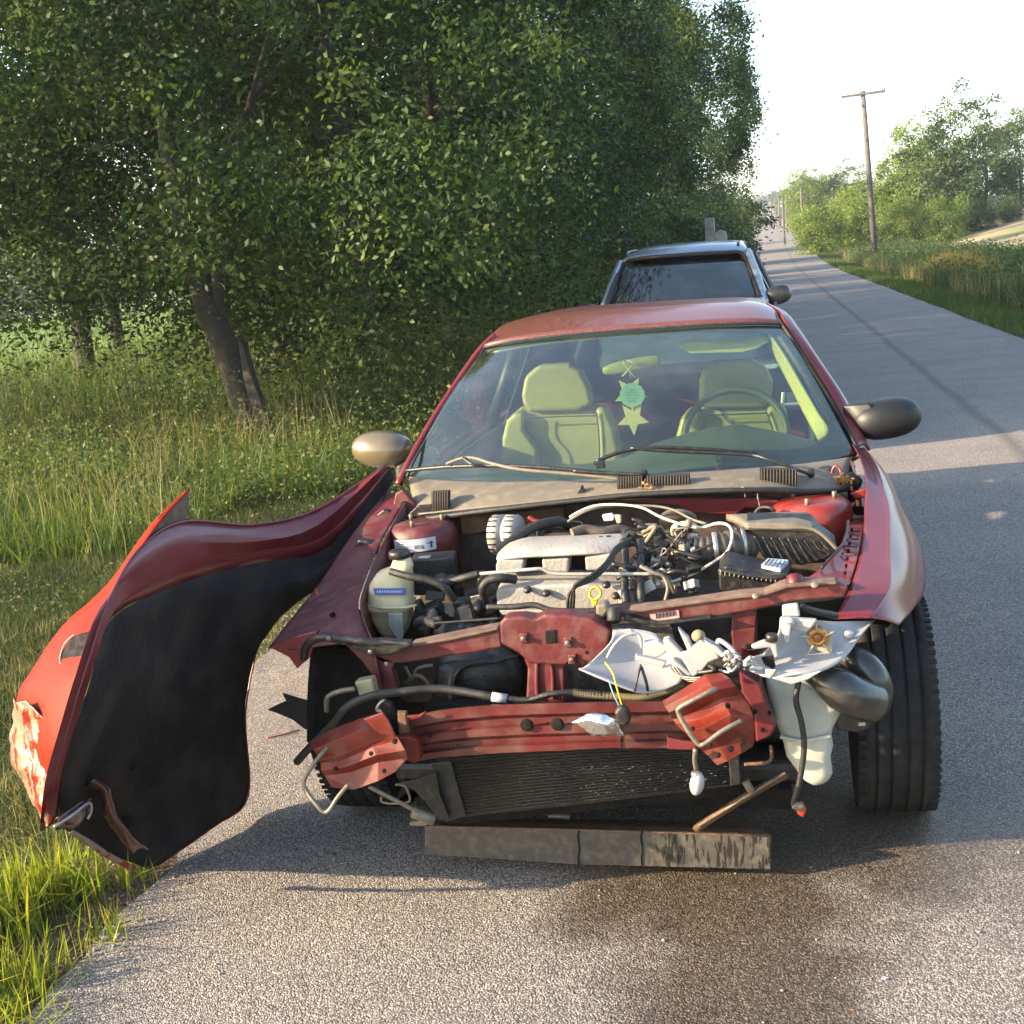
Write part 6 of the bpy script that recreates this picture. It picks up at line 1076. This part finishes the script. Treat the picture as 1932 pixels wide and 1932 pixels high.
def wetmat():
    m = RADTOP; n = m.node_tree; b = n.nodes['Principled BSDF']; old = b.inputs['Base Color'].links[0].from_socket; ro = b.inputs['Roughness'].links[0].from_socket
    g = n.nodes.new('ShaderNodeNewGeometry'); mp = n.nodes.new('ShaderNodeMapping'); mp.inputs['Rotation'].default_value = (0, .55, 0); mp.inputs['Scale'].default_value = (85, 1, 16); lk(n, g.outputs['Position'], mp.inputs['Vector'])
    nz = n.nodes.new('ShaderNodeTexNoise'); nz.inputs['Scale'].default_value = 1; nz.inputs['Detail'].default_value = 2; nz.inputs['Distortion'].default_value = .6; lk(n, mp.outputs[0], nz.inputs['Vector'])
    sp = n.nodes.new('ShaderNodeSeparateXYZ'); lk(n, g.outputs['Position'], sp.inputs[0])
    mx = n.nodes.new('ShaderNodeMapRange'); mx.inputs[1].default_value = -.42; mx.inputs[2].default_value = -.33; lk(n, sp.outputs[0], mx.inputs[0])
    st = n.nodes.new('ShaderNodeMapRange'); st.inputs[1].default_value = .53; st.inputs[2].default_value = .58; lk(n, nz.outputs[0], st.inputs[0])
    k = n.nodes.new('ShaderNodeMath'); k.operation = 'MULTIPLY'; lk(n, mx.outputs[0], k.inputs[0]); lk(n, st.outputs[0], k.inputs[1])
    c = n.nodes.new('ShaderNodeMixRGB'); lk(n, k.outputs[0], c.inputs[0]); lk(n, old, c.inputs[1]); c.inputs[2].default_value = (.022, .02, .016, 1); lk(n, c.outputs[0], b.inputs['Base Color'])
    r_ = n.nodes.new('ShaderNodeMapRange'); lk(n, k.outputs[0], r_.inputs[0]); lk(n, ro, r_.inputs[3]); r_.inputs[4].default_value = .25; lk(n, r_.outputs[0], b.inputs['Roughness'])
wetmat()
tube('diagonal_strut', [P(*cC(575, 1205), 3.12), P(*cC(800, 1060), 3.08), P(*cC(1005, 945), 3.05)], .012, RUST, car, sides=4)
tube('strut_edge', [P(*cC(590, 1190), 3.105), P(*cC(1000, 940), 3.035)], .004, STEEL, car, seg=1)
cyl('strut_bolt', P(*cC(810, 975), 3.05), P(*cC(840, 1030), 3.05), .011, STEEL, car); tube('hook', [(805, 900, 3.0), (925, 885, 3.0), (930, 810, 3.02)], .005, RUST, car, cC)
tube('tie_rod', [(485, 1135, 2.84), (620, 1205, 2.86), (755, 1275, 2.88)], .0062, STEEL, car, cB); cyl('rod_sleeve', P(*cB(740, 1285), 2.87), P(*cB(868, 1335), 2.89), .015, STEEL, car, 20)
tube('wire_clip', [(560, 1195, 2.9), (560, 1225, 2.9), (620, 1235, 2.9), (720, 1225, 2.9), (715, 1170, 2.9), (690, 1130, 2.9), (640, 1125, 2.9)], .0032, STEEL, car, cB); prism('rod_foot', [(720, 1350), (790, 1335), (850, 1355), (810, 1370), (725, 1368)], 2.93, .03, COWLM, car, cB)
tube('road_debris_bar', [P(*cB(1540, 1305), 3.2), P(*cB(1670, 1318), 3.2)], .008, STEEL, car, seg=1)
box('lower_crossmember', (CX, 3.32, .17), (1.1, .14, .06), LINER, car)
# ---- torn passenger side fender
fa = [(92, 1552, 2.60), (104, 1460, 2.55), (130, 1365, 2.55), (165, 1250, 2.62), (207, 1128, 2.80), (268, 1030, 3.05), (350, 984, 3.32), (480, 990, 3.66), (600, 960, 3.97), (732, 874, 4.34)]
fband = [(108, 1556, 2.64), (118, 1462, 2.58), (144, 1367, 2.58), (178, 1252, 2.65), (214, 1162, 2.80), (300, 1117, 3.10), (405, 1080, 3.42), (515, 1058, 3.74), (622, 1030, 3.98), (735, 884, 4.34)]
fb_ = [(195, 1606, 2.92), (270, 1505, 3.08), (300, 1400, 3.12), (325, 1290, 3.18), (355, 1210, 3.28), (430, 1145, 3.46), (510, 1105, 3.66), (590, 1075, 3.86), (668, 1022, 4.03), (737, 890, 4.34)]
fcx = [(285, 1642, 3.07), (400, 1562, 3.30), (468, 1503, 3.48), (463, 1350, 3.50), (482, 1235, 3.58), (545, 1150, 3.74), (625, 1090, 3.88), (675, 1020, 3.98), (712, 960, 4.12), (745, 900, 4.33)]
tf = loft('torn_fender', [w_(fband), w_(fb_), w_(fcx)], mat('muddy_liner', (.010, .0075, .0075), .8, 0, .5, 3, .6, 40, dust=.13, spec=.25), car, nu=5, nv=7, solid=.003, disp=.03, ds=.16, label='torn passenger side front fender hanging out to the side, black inside')
fmid = [v*.6+u*.4+Vector((0, -.055, .006)) for v, u in zip(w_(fa), w_(fband))]; fmid2 = [v*.3+u*.7+Vector((0, .012, 0)) for v, u in zip(w_(fa), w_(fband))]
loft('fender_flange', [w_(fa), fmid, fmid2, w_(fband)], PAINT, tf, nu=4, nv=1, solid=.002, sharp=12)
tube('flange_edge', w_(fa), .004, PAINT, tf); tube('flange_edge', w_(fcx[:5]), .003, PAINT, tf)
prism('flange_tip', [(358, 921), (352, 955), (350, 986), (334, 1010), (300, 1062), (268, 1032), (300, 975), (335, 940)], [3.42, 3.40, 3.36, 3.31, 3.20, 3.08, 3.22, 3.34], .005, DUSTM, tf, bevel=.001)
outer = [(92, 1556, 2.64), (60, 1490, 2.68), (34, 1410, 2.72), (32, 1320, 2.76), (62, 1262, 2.80), (120, 1180, 2.90), (205, 1100, 3.06), (288, 986, 3.27), (358, 921, 3.43)]
inner_ = [(92, 1552, 2.60), (104, 1460, 2.55), (118, 1400, 2.54), (142, 1320, 2.57), (165, 1250, 2.62), (190, 1170, 2.73), (225, 1095, 2.87), (290, 1000, 3.13), (358, 924, 3.42)]
midr = [((a[0]+b[0])/2, (a[1]+b[1])/2, (a[2]+b[2])/2-.03) for a, b in zip(outer, inner_)]
loft('outer_skin', [w_(inner_), w_(midr), w_(outer)], PAINT2, tf, nu=4, nv=4, solid=.003, disp=.006, ds=.05, label='maroon outer skin of the torn fender, dented, coloured brighter as if sunlit')
def primmat(name, c0, c1, sc, pos):
    m = mat(name, (.4, .3, .3), .38, .2, .3, 30, .9, 26); n = m.node_tree; tc = n.nodes.new('ShaderNodeTexCoord'); nz = n.nodes.new('ShaderNodeTexNoise'); nz.inputs['Scale'].default_value = sc; nz.inputs['Detail'].default_value = 6; nz.inputs['Distortion'].default_value = 1.5
    mp = n.nodes.new('ShaderNodeMapping'); mp.inputs['Scale'].default_value = (1.6, 1.6, .6); lk(n, tc.outputs['Object'], mp.inputs[0]); lk(n, mp.outputs[0], nz.inputs['Vector'])
    rp = n.nodes.new('ShaderNodeValToRGB'); e = rp.color_ramp.elements; e[0].position = pos; e[0].color = (*c0, 1); e[1].position = pos+.05; e[1].color = (*c1, 1); lk(n, nz.outputs[0], rp.inputs[0]); lk(n, rp.outputs[0], n.nodes['Principled BSDF'].inputs['Base Color']); return m
PRIM = primmat('exposed_primer', (.17, .008, .003), (.20, .15, .105), 14, .45)
oe = [(30, 1318, 2.725), (22, 1370, 2.750), (20, 1430, 2.710), (45, 1475, 2.670), (72, 1530, 2.630), (92, 1558, 2.580)]
ie = [(48, 1322, 2.645), (88, 1365, 2.610), (72, 1420, 2.610), (98, 1462, 2.560), (92, 1510, 2.550), (100, 1550, 2.550)]
loft('torn_edge', [w_(oe), [((a+b)/2)+Vector((0, -.02, 0)) for a, b in zip(w_(oe), w_(ie))], w_(ie)], PRIM, tf, nu=8, nv=7, solid=.003, disp=.018, ds=.03)
loft('scrape', [w_([(112, 1240, 2.700), (118, 1265, 2.680), (136, 1282, 2.635)]), w_([(136, 1203, 2.700), (143, 1235, 2.665), (148, 1275, 2.625)]), w_([(176, 1190, 2.685), (174, 1205, 2.665), (160, 1262, 2.615)])], mat('scraped_metal', (.022, .020, .021), .8, 0, .8, 60, .3, 60, spec=.05), tf, nu=5, nv=5, solid=.002)
tube('scrape_rim', w_([(140, 1197, 2.705), (122, 1214, 2.700), (113, 1245, 2.690), (122, 1272, 2.665)]), .0014, GREYP, tf)
DG = mat('dark_glossy_fold', (.05, .012, .014), .18, .2, .2, 20, coat=1)
loft('crumple_fold', [w_([(96, 1556, 2.561), (130, 1530, 2.615), (165, 1500, 2.680)]), w_([(110, 1545, 2.535), (145, 1520, 2.600), (175, 1505, 2.670)]), w_([(104, 1566, 2.559), (140, 1562, 2.615), (172, 1530, 2.687)])], DG, tf, nu=5, nv=5, solid=.003, disp=.02, ds=.05)
loft('crumple_fold', [w_([(160, 1480, 2.715), (185, 1500, 2.760), (195, 1540, 2.770), (250, 1610, 2.865)]), w_([(175, 1470, 2.700), (200, 1490, 2.735), (215, 1540, 2.760), (265, 1600, 2.870)]), w_([(195, 1475, 2.790), (215, 1500, 2.830), (232, 1550, 2.837), (280, 1605, 2.925)])], DG, tf, nu=5, nv=5, solid=.003, disp=.015, ds=.04)
tube('crumple_edge', w_([(102, 1560, 2.527), (140, 1535, 2.585), (168, 1515, 2.653), (172, 1530, 2.667), (165, 1545, 2.660)]), .004, ALU2, tf)
loft('torn_edge', [w_([(130, 1572, 2.585), (160, 1592, 2.635), (200, 1618, 2.715), (250, 1645, 2.835)]), w_([(138, 1566, 2.593), (170, 1584, 2.645), (212, 1612, 2.727), (258, 1636, 2.843)])], PRIM, tf, nu=5, nv=2, solid=.003, disp=.01, ds=.03)
for a, b, r in ((250, 1440, .02), (400, 1500, .008), (430, 1440, .006), (240, 1550, .022)): c = P(a, b, 2.97 if a < 300 else 3.0); ellip('liner_dimple', c, (r, r*.3, r), LINER, tf)
# loose gravel along the road edge
rq = np.random.RandomState(77); ng = 2200; gx = np.where(rq.rand(ng) < .8, rq.normal(-1.93, .07, ng), rq.uniform(-1.8, 3.4, ng)); gy = rq.uniform(1.8, 9, ng); gx = np.where((gx < -1.6) & (gy > 3.1), gx-.55*np.clip((gy-3.1)/1.5, 0, 1), gx)
gs = rq.uniform(.0025, .008, ng); zz = np.where(gx > -1.84, 0, gz(gx, gy)); cc6 = np.array([[1, 0, 0], [-1, 0, 0], [0, 1, 0], [0, -1, 0], [0, 0, .8], [0, 0, -.5]])
gv = np.stack([gx, gy, zz+gs*.4], -1)[:, None, :]+cc6[None]*gs[:, None, None]*rq.uniform(.7, 1.2, (ng, 6, 1)); gf = np.array([[0, 2, 4], [2, 1, 4], [1, 3, 4], [3, 0, 4], [2, 0, 5], [1, 2, 5], [3, 1, 5], [0, 3, 5]])
o = put('loose_gravel', npmesh('loose_gravel', gv.reshape(-1, 3), (gf[None]+np.arange(ng)[:, None, None]*6).reshape(-1, 3)), mat('gravel_stone', (.27, .24, .20), .85, 0, .5, 40), None, False); tag(o, kind='stuff')
# small bits lying on the asphalt
def bit(px, py, m, s, label, seed):
    c = G0(px, py, .004); r = np.random.RandomState(seed); n = 7
    vs = [c+Vector((math.cos(i*2*math.pi/n)*s*r.uniform(.5, 1), math.sin(i*2*math.pi/n)*s*.6*r.uniform(.5, 1), 0)) for i in range(n)]; vs += [v+Vector((0, 0, s*.3)) for v in vs]
    o = put('debris_chip', rawmesh(vs, [tuple(range(n)), tuple(range(2*n-1, n-1, -1))]+[(i, (i+1) % n, n+(i+1) % n, n+i) for i in range(n)]), m, None, False); tag(o, label, 'debris')
bit(1668, 1846, LABELM, .009, 'tiny white chip on the sunlit asphalt right of centre', 1); bit(1610, 1905, BULBM, .008, 'tiny orange brown chip near the bottom edge of the road', 2); bit(630, 1612, RUST, .012, 'small rusty flake in the car shadow', 3)
o = tube('red_trim_strip', [tuple(G0(505, 1392, .006)), tuple(G0(535, 1386, .006)), tuple(G0(565, 1377, .006))], .003, PAINT2, None, seg=3, sides=5); tag(o, 'thin red plastic sliver lying beside the torn fender', 'debris')

hv = bpy.data.meshes.new('haze'); hx = [(-890, 890), (-55, 1480), (-22, 60)]
vb, fb2 = boxgeo(((hx[0][0]+hx[0][1])/2, (hx[1][0]+hx[1][1])/2, (hx[2][0]+hx[2][1])/2), (hx[0][1]-hx[0][0]+60, hx[1][1]-hx[1][0]+80, hx[2][1]-hx[2][0]))
hm = bpy.data.materials.new('haze_air'); hm.use_nodes = True; n = hm.node_tree; n.nodes.clear(); ho = n.nodes.new('ShaderNodeOutputMaterial'); pv = n.nodes.new('ShaderNodeVolumePrincipled')
pv.inputs['Color'].default_value = (.86, .93, 1, 1); pv.inputs['Density'].default_value = .0005; pv.inputs['Anisotropy'].default_value = .2; lk(n, pv.outputs[0], ho.inputs['Volume'])
o = put('haze', rawmesh(vb, fb2), hm, None, False); tag(o, kind='stuff')
